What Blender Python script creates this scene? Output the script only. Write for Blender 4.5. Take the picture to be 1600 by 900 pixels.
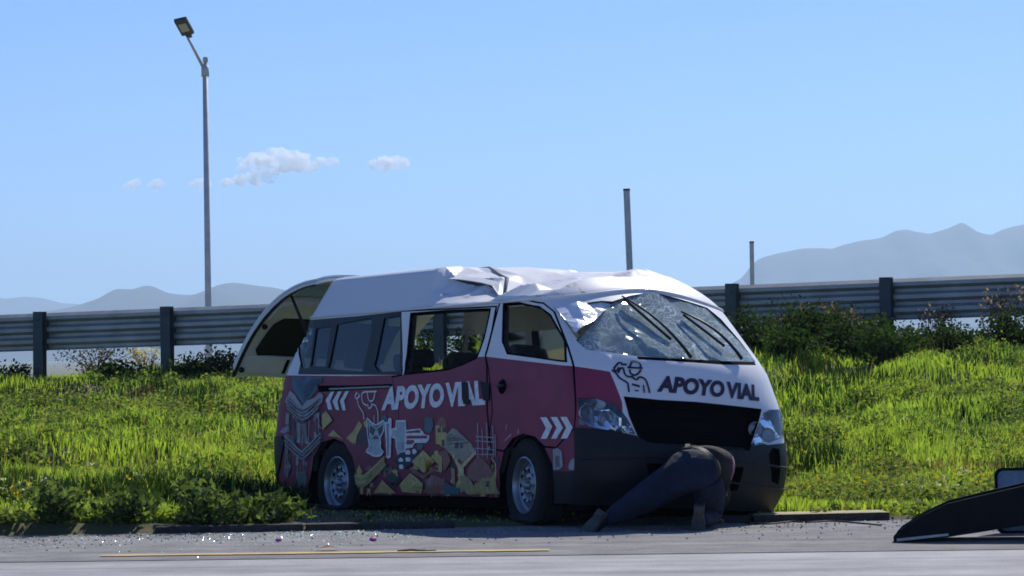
import bpy, bmesh, math, random
import numpy as np
from mathutils import Vector, Matrix
from mathutils.geometry import delaunay_2d_cdt
for o in list(bpy.data.objects): bpy.data.objects.remove(o)
random.seed(7); rng = np.random.default_rng(11)
S = bpy.context.scene; COL = S.collection
R = math.radians
# ------------------------------------------------------------------ camera
CAMH = 1.29; FPX = 5086.6; ROLL = 0.012829; PITCH = math.atan(100/FPX)
_f = np.array([0, math.cos(PITCH), math.sin(PITCH)]); _r = np.array([1., 0, 0]); _u = np.cross(_r, _f)
_r2 = math.cos(ROLL)*_r-math.sin(ROLL)*_u; _u2 = math.sin(ROLL)*_r+math.cos(ROLL)*_u
cam = bpy.data.cameras.new('camera'); camo = bpy.data.objects.new('camera', cam); COL.objects.link(camo)
cam.sensor_width = 36; cam.lens = 36*FPX/1600; cam.clip_start = .1; cam.clip_end = 60000
camo.matrix_world = Matrix(((_r2[0], _u2[0], -_f[0], 0), (_r2[1], _u2[1], -_f[1], 0), (_r2[2], _u2[2], -_f[2], CAMH), (0, 0, 0, 1)))
S.camera = camo
def at(px, py, d):
    """point d metres in front of the camera seen at pixel (px, py) of the 1600 x 900 photograph"""
    q = _f+(px-800)/FPX*_r2-(py-450)/FPX*_u2
    return np.array([0, 0, CAMH])+q*(d/q[1])
# ------------------------------------------------------------------ sky, sun, exposure
SUN_EL = R(44); SUN_AZ = R(24)          # azimuth from +Y towards +X
W = bpy.data.worlds.new('World'); S.world = W; W.use_nodes = True
nt = W.node_tree; bg = nt.nodes['Background']
sky = nt.nodes.new('ShaderNodeTexSky'); sky.sky_type = 'NISHITA'; sky.sun_disc = False
sky.sun_elevation = SUN_EL; sky.sun_rotation = SUN_AZ; sky.altitude = 2300; sky.air_density = 1.0; sky.dust_density = 0.2; sky.ozone_density = 2.2
hs = nt.nodes.new('ShaderNodeMix'); hs.data_type = 'RGBA'; hs.blend_type = 'MULTIPLY'; hs.inputs[0].default_value = 1; hs.inputs[7].default_value = (.485, .662, 1.02, 1)   # clear high-altitude blue
nt.links.new(sky.outputs[0], hs.inputs[6]); nt.links.new(hs.outputs[2], bg.inputs[0])
bg.inputs[1].default_value = 0.12
sl = bpy.data.lights.new('sun', 'SUN'); sl.energy = 4.6; sl.angle = R(.53); sl.color = (1, .95, .87)
so = bpy.data.objects.new('sun', sl); COL.objects.link(so)
sd = Vector((math.sin(SUN_AZ)*math.cos(SUN_EL), math.cos(SUN_AZ)*math.cos(SUN_EL), math.sin(SUN_EL)))
so.rotation_euler = sd.to_track_quat('Z', 'Y').to_euler(); so.location = (6, 20, 30)
S.view_settings.view_transform = 'Standard'; S.view_settings.look = 'None'
S.view_settings.exposure = 0.0; S.view_settings.gamma = 1.0
S.cycles.volume_bounces = 16; S.cycles.max_bounces = 16; S.cycles.transparent_max_bounces = 24
S.cycles.caustics_reflective = False; S.cycles.caustics_refractive = False
S.cycles.filter_width = 1.7; S.cycles.sample_clamp_indirect = 6
S.cycles.use_denoising = True
# ------------------------------------------------------------------ helpers
MATS = {}
def mat(name, col, rough=.6, metal=0, spec=.5, noise=0, nscale=6, bump=0, bscale=40, coat=0, trans=0, alpha=1, ior=1.45, col2=None, detail=4):
    m = bpy.data.materials.new(name); m.use_nodes = True; n = m.node_tree; p = n.nodes['Principled BSDF']
    p.inputs['Base Color'].default_value = (*col, 1); p.inputs['Roughness'].default_value = rough; p.inputs['Metallic'].default_value = metal
    p.inputs['Specular IOR Level'].default_value = spec; p.inputs['Coat Weight'].default_value = coat; p.inputs['Coat Roughness'].default_value = .05
    p.inputs['Transmission Weight'].default_value = trans; p.inputs['Alpha'].default_value = alpha; p.inputs['IOR'].default_value = ior
    tc = n.nodes.new('ShaderNodeTexCoord')
    if noise or col2:
        t = n.nodes.new('ShaderNodeTexNoise'); t.inputs['Scale'].default_value = nscale; t.inputs['Detail'].default_value = detail; t.inputs['Roughness'].default_value = .65
        n.links.new(tc.outputs['Object'], t.inputs['Vector'])
        rp = n.nodes.new('ShaderNodeValToRGB'); rp.color_ramp.elements[0].position = .32; rp.color_ramp.elements[1].position = .68
        c2 = col2 or tuple(min(1, c*(1+noise)) for c in col); c1 = col if col2 else tuple(c*(1-noise) for c in col)
        rp.color_ramp.elements[0].color = (*c1, 1); rp.color_ramp.elements[1].color = (*c2, 1)
        n.links.new(t.outputs[0], rp.inputs[0]); n.links.new(rp.outputs[0], p.inputs['Base Color'])
    if bump:
        t2 = n.nodes.new('ShaderNodeTexNoise'); t2.inputs['Scale'].default_value = bscale; t2.inputs['Detail'].default_value = 3
        n.links.new(tc.outputs['Object'], t2.inputs['Vector'])
        b = n.nodes.new('ShaderNodeBump'); b.inputs['Strength'].default_value = bump; b.inputs['Distance'].default_value = .02
        n.links.new(t2.outputs[0], b.inputs['Height']); n.links.new(b.outputs[0], p.inputs['Normal'])
    MATS[name] = m; return m
def tag(o, label=None, cat=None, group=None, kind=None):
    if label: o['label'] = label
    if cat: o['category'] = cat
    if group: o['group'] = group
    if kind: o['kind'] = kind
    return o
def mk(name, V, F, mats, parent=None, smooth=False, mi=None, sharp=None, col=None):
    me = bpy.data.meshes.new(name); V = np.asarray(V, float)
    me.from_pydata(V.tolist(), [], [tuple(int(i) for i in f) for f in F])
    for m in (mats if isinstance(mats, (list, tuple)) else [mats]): me.materials.append(MATS[m] if isinstance(m, str) else m)
    if mi is not None: me.polygons.foreach_set('material_index', np.asarray(mi, np.int32))
    if smooth or sharp: me.polygons.foreach_set('use_smooth', np.ones(len(me.polygons), bool))
    if sharp: me.set_sharp_from_angle(angle=R(sharp))
    me.update()
    o = bpy.data.objects.new(name, me); COL.objects.link(o)
    if parent is not None: o.parent = parent
    return o
def empty(name, loc=(0, 0, 0), parent=None):
    o = bpy.data.objects.new(name, None); COL.objects.link(o); o.location = loc; o.empty_display_size = .1
    if parent is not None: o.parent = parent
    return o
class MB:
    """collects shapes for one mesh"""
    def __init__(s): s.V = []; s.F = []; s.m = []
    def add(s, V, F, mi=0):
        b = len(s.V); s.V += [tuple(v) for v in V]; s.F += [tuple(i+b for i in f) for f in F]; s.m += [mi]*len(F); return s
    def box(s, c, d, mi=0, M=None, bev=0.0):
        bm = bmesh.new(); bmesh.ops.create_cube(bm, size=1)
        for v in bm.verts: v.co = Vector((v.co.x*d[0], v.co.y*d[1], v.co.z*d[2]))
        if bev: bmesh.ops.bevel(bm, geom=bm.edges[:], offset=bev, segments=2, affect='EDGES', profile=.6)
        X = M or Matrix(); bm.verts.index_update()
        V = [X @ (v.co+Vector(c)) for v in bm.verts]; F = [[v.index for v in f.verts] for f in bm.faces]; bm.free()
        return s.add(V, F, mi)
    def tube(s, pts, r, n=8, mi=0, cap=True):
        P = [Vector(p) for p in pts]; rs = r if hasattr(r, '__len__') else [r]*len(P); V = []; F = []
        up = None
        for i, p in enumerate(P):
            t = (P[min(i+1, len(P)-1)]-P[max(i-1, 0)]).normalized()
            if up is None: up = Vector((0, 0, 1)) if abs(t.z) < .9 else Vector((0, 1, 0))
            a = t.cross(up).normalized(); b = a.cross(t).normalized(); up = b
            for k in range(n):
                q = 2*math.pi*k/n; V.append(p+(a*math.cos(q)+b*math.sin(q))*rs[i])
        for i in range(len(P)-1):
            for k in range(n): F.append((i*n+k, i*n+(k+1) % n, (i+1)*n+(k+1) % n, (i+1)*n+k))
        if cap: F.append(tuple(range(n-1, -1, -1))); F.append(tuple((len(P)-1)*n+k for k in range(n)))
        return s.add(V, F, mi)
    def lathe(s, prof, n=40, mi=0, axis='y', c=(0, 0, 0)):
        V = []; F = []
        for (r, h) in prof:
            for k in range(n):
                q = 2*math.pi*k/n; a, b = r*math.cos(q), r*math.sin(q)
                V.append({'y': (a+c[0], h+c[1], b+c[2]), 'z': (a+c[0], b+c[1], h+c[2]), 'x': (h+c[0], a+c[1], b+c[2])}[axis])
        for i in range(len(prof)-1):
            for k in range(n): F.append((i*n+k, i*n+(k+1) % n, (i+1)*n+(k+1) % n, (i+1)*n+k))
        return s.add(V, F, mi)
    def build(s, name, mats, parent=None, smooth=False, sharp=None): return mk(name, s.V, s.F, mats, parent, smooth, s.m, sharp)
def pin(poly, P):
    """which points P (n,2) lie in the polygon"""
    x, y = P[:, 0], P[:, 1]; ins = np.zeros(len(P), bool); n = len(poly)
    for i in range(n):
        x1, y1 = poly[i]; x2, y2 = poly[(i+1) % n]
        if y1 == y2: continue
        c = ((y1 > y) != (y2 > y)) & (x < (x2-x1)*(y-y1)/(y2-y1)+x1); ins ^= c
    return ins
def subdiv(poly, st, closed=True):
    out = []; n = len(poly)
    for i in range(n if closed else n-1):
        a = np.array(poly[i]); b = np.array(poly[(i+1) % n]); k = max(1, int(np.hypot(*(b-a))/st))
        for j in range(k): out.append(tuple(a+(b-a)*j/k))
    if not closed: out.append(tuple(poly[-1]))
    return out
def cdt(loops, pts, lines=()):
    """constrained triangulation of closed loops, open lines and loose points"""
    V = []; E = []
    for L in loops:
        b = len(V); V += [Vector(p) for p in L]; E += [(b+i, b+(i+1) % len(L)) for i in range(len(L))]
    for L in lines:
        b = len(V); V += [Vector(p) for p in L]; E += [(b+i, b+i+1) for i in range(len(L)-1)]
    V += [Vector(p) for p in pts]
    r = delaunay_2d_cdt(V, E, [], 0, 1e-5, False)
    return np.array([tuple(v) for v in r[0]]), np.array([tuple(f) for f in r[2]])
def interp_lin(ctrl, X, Y):
    """piecewise-linear (creased) surface through control points"""
    C = np.array(ctrl, float); V, T = cdt([], [tuple(c[:2]) for c in C])
    idx = [int(np.argmin(((C[:, :2]-v)**2).sum(1))) for v in V]; Z = C[idx, 2]
    out = np.zeros(X.shape); done = np.zeros(X.shape, bool)
    for t in T:
        a, b, c = V[t]; d = (b[0]-a[0])*(c[1]-a[1])-(c[0]-a[0])*(b[1]-a[1])
        if abs(d) < 1e-9: continue
        u = ((X-a[0])*(c[1]-a[1])-(c[0]-a[0])*(Y-a[1]))/d; w = ((b[0]-a[0])*(Y-a[1])-(X-a[0])*(b[1]-a[1]))/d
        k = (u >= -1e-6) & (w >= -1e-6) & (u+w <= 1+1e-6) & ~done
        out[k] = (Z[t[0]]*(1-u-w)+Z[t[1]]*u+Z[t[2]]*w)[k]; done |= k
    return out
def vnoise(X, Y, s, seed=0):
    """smooth value noise in 0..1"""
    g = np.random.default_rng(seed).random((64, 64)); x = X*s; y = Y*s; xi = np.floor(x).astype(int); yi = np.floor(y).astype(int)
    fx = x-xi; fy = y-yi; fx = fx*fx*(3-2*fx); fy = fy*fy*(3-2*fy); G = lambda a, b: g[a % 64, b % 64]
    return (G(xi, yi)*(1-fx)+G(xi+1, yi)*fx)*(1-fy)+(G(xi, yi+1)*(1-fx)+G(xi+1, yi+1)*fx)*fy
# ------------------------------------------------------------------ materials
mat('asphalt_lane', (.37,.365,.37), .85, noise=.22, nscale=1.3, bump=.5, bscale=160, detail=8)
mat('asphalt_shoulder', (.24,.235,.23), .9, noise=.3, nscale=2.2, bump=.6, bscale=120, detail=8)
mat('soil', (.10,.075,.045), .95, col2=(.09,.11,.03), nscale=1.2, bump=.8, bscale=12)
mat('kerb_concrete', (.045,.042,.038), .95, noise=.45, nscale=7, bump=.6, bscale=40)  # concrete darkened by dirt and by shade put into its colour
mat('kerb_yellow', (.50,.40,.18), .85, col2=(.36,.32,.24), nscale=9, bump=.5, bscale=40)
mat('kerb_shaded_face', (.07,.052,.038), .95, noise=.4, nscale=9, bump=.6, bscale=40)  # dark brown stands in for shadow on the kerb's side faces
mat('paint_yellow', (.66,.42,.10), .7, col2=(.42,.32,.16), nscale=5)
mat('paint_white', (.46,.46,.46), .8, col2=(.30,.295,.30), nscale=3)
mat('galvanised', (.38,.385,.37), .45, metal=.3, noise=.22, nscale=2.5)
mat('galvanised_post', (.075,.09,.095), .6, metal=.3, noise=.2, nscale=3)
mat('pole_steel', (.58,.58,.58), .55, metal=.1, noise=.12)
mat('lamp_head', (.09,.095,.10), .5, metal=.3)
mat('lamp_glass', (.5,.5,.48), .2)
mat('mountain', (.035,.042,.040), .95, col2=(.06,.06,.05), nscale=.002)
mat('plain', (.20,.17,.10), .95, col2=(.10,.13,.05), nscale=.01)
def streaks(m_):
    """long tyre-worn bands along the road, multiplied into the asphalt colour"""
    n = MATS[m_].node_tree; p = n.nodes['Principled BSDF']; src = p.inputs['Base Color'].links[0].from_socket
    tc = n.nodes.new('ShaderNodeTexCoord'); mp = n.nodes.new('ShaderNodeMapping'); mp.inputs['Scale'].default_value = (.10, 2.2, 1); n.links.new(tc.outputs['Object'], mp.inputs[0])
    t = n.nodes.new('ShaderNodeTexNoise'); t.inputs['Scale'].default_value = 1.5; t.inputs['Detail'].default_value = 5; n.links.new(mp.outputs[0], t.inputs['Vector'])
    t3 = n.nodes.new('ShaderNodeTexNoise'); t3.inputs['Scale'].default_value = 60; t3.inputs['Detail'].default_value = 2; n.links.new(tc.outputs['Object'], t3.inputs['Vector'])
    ad = n.nodes.new('ShaderNodeMath'); ad.operation = 'MULTIPLY_ADD'; ad.inputs[1].default_value = .55; n.links.new(t3.outputs[0], ad.inputs[0]); n.links.new(t.outputs[0], ad.inputs[2])
    mr = n.nodes.new('ShaderNodeMapRange'); mr.inputs['From Min'].default_value = .5; mr.inputs['From Max'].default_value = 1.05; mr.inputs['To Min'].default_value = .72; mr.inputs['To Max'].default_value = 1.25; n.links.new(ad.outputs[0], mr.inputs[0])
    mu = n.nodes.new('ShaderNodeMix'); mu.data_type = 'RGBA'; mu.blend_type = 'MULTIPLY'; mu.inputs[0].default_value = 1; n.links.new(src, mu.inputs[6]); n.links.new(mr.outputs[0], mu.inputs[7]); n.links.new(mu.outputs[2], p.inputs['Base Color'])
streaks('asphalt_lane'); streaks('asphalt_shoulder')
# ------------------------------------------------------------------ terrain
KA, KB = .107, 23.93                     # kerb face line Y = KA X + KB
def kerbY(X): return KA*X+KB
G0 = np.array([-6.69, 46.0]); G1 = np.array([4.74, 41.2]); GD = (G1-G0)/np.linalg.norm(G1-G0); GS = np.linalg.norm(G1-G0)/6
def railY(X): return G0[1]+(X-G0[0])*(G1[1]-G0[1])/(G1[0]-G0[0])
def railTop(X): return 1.925+(X-G0[0])*(2.155-1.925)/(G1[0]-G0[0])
def smooth(a, b, x): t = np.clip((x-a)/(b-a), 0, 1); return t*t*(3-2*t)
def hgt(X, Y):
    X = np.asarray(X, float); Y = np.asarray(Y, float)
    yr = np.clip(railY(np.clip(X, -30, 30)), 34, 60); top = np.clip(railTop(np.clip(X, -30, 30)), 1.5, 2.6)-1.02
    s0 = 26.2+2.9*np.exp(-((X-.4)/2.2)**2)+.6*np.sin(X*.6)
    t = np.clip((Y-s0)/np.maximum(1, yr-.8-s0), 0, 1)
    z = .02+(t**.9)*top
    z = z+(vnoise(X+50, Y, .55, 3)-.5)*.16*np.clip((Y-26.5)/3, 0, 1)+(vnoise(X+50, Y, .21, 4)-.5)*.3*np.clip((Y-28)/4, 0, 1)*np.clip((yr-Y)/4, 0, 1)
    z = z+((vnoise(X+70, Y*1.15, .95, 13)-.5)*.34+(vnoise(X+30, Y*1.1, 2.1, 14)-.5)*.14)*smooth(27.5, 30, Y)*smooth(0, 2.0, yr-Y)*np.where(np.abs(X) < 40, 1, 0)
    lip = (Y > kerbY(X)) & (Y < 26)
    z = np.where(lip, z+.07*np.exp(-((X+4)/1.9)**2)*1.0, z)
    drop = smooth(yr+7, yr+40, Y); z = z*(1-drop)+drop*(-6.0)
    z = np.where(Y < kerbY(X)+.12, -.06, z)
    return z
def spaced(lo, hi, st, far, g=1.35):
    a = list(np.arange(lo, hi, st)); s = st
    x = hi
    while x < far: a.append(x); s *= g; x += s
    a.append(far); return a
xs = spaced(0, 9, .22, 15500); xs = np.array([-x for x in xs[:0:-1]]+xs)
ys = np.array([-60, -20, 0, 10, 18, 22]+spaced(22.6, 50, .2, 15500))
XX, YY = np.meshgrid(xs, ys); ZZ = hgt(XX, YY)
far = np.hypot(XX, YY) > 9000
nx = len(xs); F = [(j*nx+i, j*nx+i+1, (j+1)*nx+i+1, (j+1)*nx+i) for j in range(len(ys)-1) for i in range(nx-1)]
cen = YY.ravel()[[f[0] for f in F]]
ground = mk('ground', np.stack([XX.ravel(), YY.ravel(), ZZ.ravel()], -1), F, ['soil', 'plain'], smooth=True, mi=(cen > 52).astype(int)); tag(ground, kind='structure')
# road: lane and shoulder sheets, painted lines
def strip(name, y0, y1, z, m, x0=-60, x1=60, n=60, wob=0.0):
    X = np.linspace(x0, x1, n); V = []; r = np.random.default_rng(5)
    for x in X:
        V.append((x, y0(x) if callable(y0) else y0+wob*(r.random()-.5), z)); V.append((x, y1(x) if callable(y1) else y1+wob*(r.random()-.5), z))
    return tag(mk(name, V, [(2*i, 2*i+2, 2*i+3, 2*i+1) for i in range(n-1)], m), kind='structure')
strip('road', -40, 20.62, 0.0, 'asphalt_lane')
strip('road_shoulder', 20.60, lambda x: kerbY(x)+.14, 0.004, 'asphalt_shoulder', n=120)
strip('yellow_line', 20.99, 21.15, 0.010, 'paint_yellow', x0=-2.68, x1=.22, n=60, wob=.03)
# kerb: single stones
kerb = tag(empty('kerb'), kind='structure')
ang = math.atan(KA)
kst = []
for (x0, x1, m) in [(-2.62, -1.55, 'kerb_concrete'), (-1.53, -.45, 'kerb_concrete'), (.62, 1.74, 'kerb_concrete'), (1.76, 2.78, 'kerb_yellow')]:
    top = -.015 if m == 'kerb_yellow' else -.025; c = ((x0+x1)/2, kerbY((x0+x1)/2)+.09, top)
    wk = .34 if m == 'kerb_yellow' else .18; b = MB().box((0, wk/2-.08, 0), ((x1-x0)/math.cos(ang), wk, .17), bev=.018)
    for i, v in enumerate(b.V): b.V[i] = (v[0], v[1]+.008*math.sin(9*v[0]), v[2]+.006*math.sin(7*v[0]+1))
    b.m = [1 if (m == 'kerb_yellow' and np.mean([b.V[i][2] for i in f]) > .07) else 0 for f in b.F]  # yellow paint on top, painted shade on the sides
    o = b.build('kerb_stone', ['kerb_shaded_face' if m == 'kerb_yellow' else m, 'kerb_yellow'], kerb, smooth=False); o.location = c; o.rotation_euler = (0, R(-.4), ang+R(random.uniform(-1, 1)))
# ------------------------------------------------------------------ mountains
def mountain(name, prof, d, depth, seed, base=-12):
    P = [at(px, py, d) for px, py in prof]; px = np.array([p[0] for p in P]); pz = np.array([p[2] for p in P])
    X = np.linspace(px[0], px[-1], 420); Zr = np.interp(X, px, pz)
    k = np.ones(3)/3; Zr = np.convolve(np.pad(Zr, 1, 'edge'), k, 'valid'); Zr = Zr+(vnoise(X/d*90, X*0+3.3, 2.0, seed+5)-.5)*.0016*d*smooth(0, 60, Zr)
    T = np.linspace(-1, 1, 41); V = []
    for t in T:
        f = 1-abs(t)**1.15
        n = (vnoise(X/d*40+9, np.full_like(X, t*3+7), 1.3, seed)-.5)+.5*(vnoise(X/d*40, np.full_like(X, t*6+3), 3.1, seed+1)-.5)
        z = base+(Zr-base)*f*(1+.55*n*(1-f)*2*min(1, abs(t)*6))
        for x, zz in zip(X, z): V.append((x, d+t*depth, zz))
    m = len(X); F = [(j*m+i, j*m+i+1, (j+1)*m+i+1, (j+1)*m+i) for j in range(40) for i in range(m-1)]
    return tag(mk(name, V, F, 'mountain', smooth=True), kind='structure')
mountain('mountain_range_right', [(1000,549),(1050,500),(1090,470),(1110,455),(1140,446),(1158,434),(1170,418),(1182,407),(1220,395),(1262,390),(1300,388),(1318,381),(1345,374),(1380,369),(1400,359),(1418,356),(1435,362),(1452,366),(1480,358),(1503,349),(1525,359),(1550,366),(1570,357),(1585,350),(1605,347),(1640,352),(1680,345),(1740,362),(1800,350),(1900,380),(2050,470),(2250,545)], 9000, 1500, 21)
mountain('mountain_range_left', [(-380,556),(-160,505),(-60,498),(20,492),(70,487),(112,478),(150,467),(180,455),(200,449),(220,447),(238,450),(270,457),(300,458),(318,452),(340,442),(354,439),(375,444),(410,448),(450,456),(520,470),(620,478),(720,492),(900,549)], 8000, 1200, 31)
mountain('mountain_range_far', [(-620,556),(-420,495),(-240,470),(-120,476),(-40,466),(10,464),(40,462),(70,467),(100,474),(150,482),(220,492),(420,552)], 13500, 1200, 41)
# ------------------------------------------------------------------ van materials
mat('white_paint', (.80,.80,.80), .42, coat=.12, noise=.03, nscale=3, bump=.04, bscale=5)
mat('maroon_paint', (.265,.045,.085), .5, spec=.3, noise=.2, nscale=2.5, detail=9, bump=.04, bscale=4)
mat('black_gap', (.005,.005,.006), .9, spec=.05)
mat('bumper_plastic', (.014,.016,.019), .5, spec=.3, noise=.2, nscale=6)
mat('trim_beige', (.82,.81,.76), .85, noise=.08, nscale=4)
mat('trim_grey', (.20,.21,.21), .85, noise=.1)
mat('seat_cloth', (.10,.105,.11), .95, noise=.2, nscale=20)
mat('dash_grey', (.05,.05,.055), .7)
mat('bracket_steel', (.010,.010,.011), .8)
mat('rubber', (.014,.014,.015), .85, noise=.2, nscale=30)
mat('steel_rim', (.32,.34,.37), .38, metal=.7, noise=.12, nscale=18)
mat('chrome', (.90,.93,.97), .14, metal=1, bump=.12, bscale=24)
mat('silver_foil', (.86,.88,.90), .28, metal=.1, spec=.8, noise=.06, bump=.5, bscale=14)
mat('black_window', (.008,.009,.012), .35, spec=.25)
mat('vinyl_black', (.012,.011,.014), .7)
for n_, c_ in dict(teal=(.045,.15,.22), teal2=(.07,.16,.18), silver=(.38,.36,.38), silver2=(.36,.36,.40), grey=(.17,.15,.18), lilac=(.30,.29,.42), green=(.12,.18,.17), white=(.84,.84,.88), gold=(.60,.46,.15), goldl=(.68,.57,.28), olive=(.40,.33,.14), plum=(.065,.035,.075), pale=(.46,.53,.55), slate=(.07,.07,.085), navy=(.02,.022,.06), rosy=(.30,.12,.085), rose=(.30,.13,.11), sand=(.40,.33,.25), darkgreen=(.04,.055,.055), ink=(.035,.02,.05), maroon_art=(.265,.045,.085)).items():
    mat('vinyl_'+n_, c_, .5, noise=.22, nscale=26, detail=8)
def scuffed(name):
    m = mat(name, (.80,.80,.80), .42, coat=.1); n = m.node_tree; p = n.nodes['Principled BSDF']; tc = n.nodes.new('ShaderNodeTexCoord')
    mp = n.nodes.new('ShaderNodeMapping'); mp.inputs['Scale'].default_value = (1.2, 6, 6); mp.inputs['Rotation'].default_value = (0, 0, .5); n.links.new(tc.outputs['Object'], mp.inputs[0])
    t = n.nodes.new('ShaderNodeTexNoise'); t.inputs['Scale'].default_value = 2.2; t.inputs['Detail'].default_value = 9; t.inputs['Roughness'].default_value = .7; n.links.new(mp.outputs[0], t.inputs['Vector'])
    sx = n.nodes.new('ShaderNodeSeparateXYZ'); n.links.new(tc.outputs['Object'], sx.inputs[0]); rg = n.nodes.new('ShaderNodeMapRange'); rg.inputs['From Min'].default_value = 1.0; rg.inputs['From Max'].default_value = 1.6; n.links.new(sx.outputs[0], rg.inputs[0])
    mr = n.nodes.new('ShaderNodeMapRange'); mr.inputs['From Min'].default_value = .55; mr.inputs['From Max'].default_value = .70; n.links.new(t.outputs[0], mr.inputs[0])
    mu = n.nodes.new('ShaderNodeMath'); mu.operation = 'MULTIPLY'; n.links.new(mr.outputs[0], mu.inputs[0]); n.links.new(rg.outputs[0], mu.inputs[1])
    mx = n.nodes.new('ShaderNodeMix'); mx.data_type = 'RGBA'; mx.inputs[6].default_value = (.80,.80,.80,1); mx.inputs[7].default_value = (.36,.29,.24,1); n.links.new(mu.outputs[0], mx.inputs[0]); n.links.new(mx.outputs[2], p.inputs['Base Color'])
scuffed('scuffed_paint')
def glass_mat(name, tint, refl=.12, cracks=0.0, crack_scale=14, haze=0.0):
    m = bpy.data.materials.new(name); m.use_nodes = True; n = m.node_tree; n.nodes.clear()
    out = n.nodes.new('ShaderNodeOutputMaterial'); tr = n.nodes.new('ShaderNodeBsdfTransparent'); tr.inputs[0].default_value = (*tint, 1)
    gl = n.nodes.new('ShaderNodeBsdfGlossy'); gl.inputs['Roughness'].default_value = .06; gl.inputs[0].default_value = (.9, .95, .97, 1)
    fr = n.nodes.new('ShaderNodeFresnel'); fr.inputs[0].default_value = 1.5
    mx = n.nodes.new('ShaderNodeMixShader'); n.links.new(fr.outputs[0], mx.inputs[0]); n.links.new(tr.outputs[0], mx.inputs[1]); n.links.new(gl.outputs[0], mx.inputs[2]); last = mx
    tc = n.nodes.new('ShaderNodeTexCoord')
    if haze:
        df = n.nodes.new('ShaderNodeBsdfDiffuse'); df.inputs[0].default_value = (.46, .58, .60, 1); m2 = n.nodes.new('ShaderNodeMixShader'); m2.inputs[0].default_value = haze
        n.links.new(last.outputs[0], m2.inputs[1]); n.links.new(df.outputs[0], m2.inputs[2]); last = m2
    if cracks:
        nz = n.nodes.new('ShaderNodeTexNoise'); nz.inputs['Scale'].default_value = 3; n.links.new(tc.outputs['Object'], nz.inputs['Vector'])
        ad = n.nodes.new('ShaderNodeVectorMath'); ad.operation = 'MULTIPLY_ADD'; ad.inputs[1].default_value = (.5, .5, .5); n.links.new(nz.outputs['Color'], ad.inputs[0]); n.links.new(tc.outputs['Object'], ad.inputs[2])
        vo = n.nodes.new('ShaderNodeTexVoronoi'); vo.inputs['Scale'].default_value = crack_scale; n.links.new(ad.outputs[0], vo.inputs['Vector'])
        ve = n.nodes.new('ShaderNodeTexVoronoi'); ve.feature = 'DISTANCE_TO_EDGE'; ve.inputs['Scale'].default_value = crack_scale; n.links.new(ad.outputs[0], ve.inputs['Vector'])
        ve2 = n.nodes.new('ShaderNodeTexVoronoi'); ve2.feature = 'DISTANCE_TO_EDGE'; ve2.inputs['Scale'].default_value = crack_scale*.35; n.links.new(ad.outputs[0], ve2.inputs['Vector'])
        # every cell of broken glass leans its own way
        sub = n.nodes.new('ShaderNodeVectorMath'); sub.operation = 'SUBTRACT'; sub.inputs[1].default_value = (.5, .5, .5); n.links.new(vo.outputs['Color'], sub.inputs[0])
        sc = n.nodes.new('ShaderNodeVectorMath'); sc.operation = 'SCALE'; sc.inputs['Scale'].default_value = .55; n.links.new(sub.outputs[0], sc.inputs[0])
        ge = n.nodes.new('ShaderNodeNewGeometry'); a2 = n.nodes.new('ShaderNodeVectorMath'); a2.operation = 'ADD'; n.links.new(ge.outputs['Normal'], a2.inputs[0]); n.links.new(sc.outputs[0], a2.inputs[1])
        no = n.nodes.new('ShaderNodeVectorMath'); no.operation = 'NORMALIZE'; n.links.new(a2.outputs[0], no.inputs[0])
        n.links.new(no.outputs[0], gl.inputs['Normal']); n.links.new(no.outputs[0], fr.inputs['Normal'])
        for v_, w_, k_ in ((ve, .07, .8), (ve2, .022, 1.0)):
            rp = n.nodes.new('ShaderNodeMapRange'); rp.inputs['From Min'].default_value = 0; rp.inputs['From Max'].default_value = w_; rp.inputs['To Min'].default_value = cracks*k_; rp.inputs['To Max'].default_value = 0
            n.links.new(v_.outputs['Distance'], rp.inputs[0])
            nn = n.nodes.new('ShaderNodeTexNoise'); nn.inputs['Scale'].default_value = 5; n.links.new(tc.outputs['Object'], nn.inputs['Vector'])
            r2 = n.nodes.new('ShaderNodeMapRange'); r2.inputs['From Min'].default_value = .36; r2.inputs['From Max'].default_value = .56; n.links.new(nn.outputs[0], r2.inputs[0])
            mu = n.nodes.new('ShaderNodeMath'); mu.operation = 'MULTIPLY'; n.links.new(rp.outputs[0], mu.inputs[0]); n.links.new(r2.outputs[0], mu.inputs[1])
            dw = n.nodes.new('ShaderNodeBsdfDiffuse'); dw.inputs[0].default_value = (.7, .8, .82, 1)
            m3 = n.nodes.new('ShaderNodeMixShader'); n.links.new(mu.outputs[0], m3.inputs[0]); n.links.new(last.outputs[0], m3.inputs[1]); n.links.new(dw.outputs[0], m3.inputs[2]); last = m3
    n.links.new(last.outputs[0], out.inputs[0]); MATS[name] = m; return m
glass_mat('tinted_glass', (.34,.42,.44))
glass_mat('far_glass', (.62,.70,.70))
glass_mat('shattered_glass', (.62,.74,.75), cracks=.8, crack_scale=18, haze=.46)
glass_mat('lamp_lens', (.95,.97,.99), haze=.03)
glass_mat('tail_glass', (.50,.58,.56), haze=.12)
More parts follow.
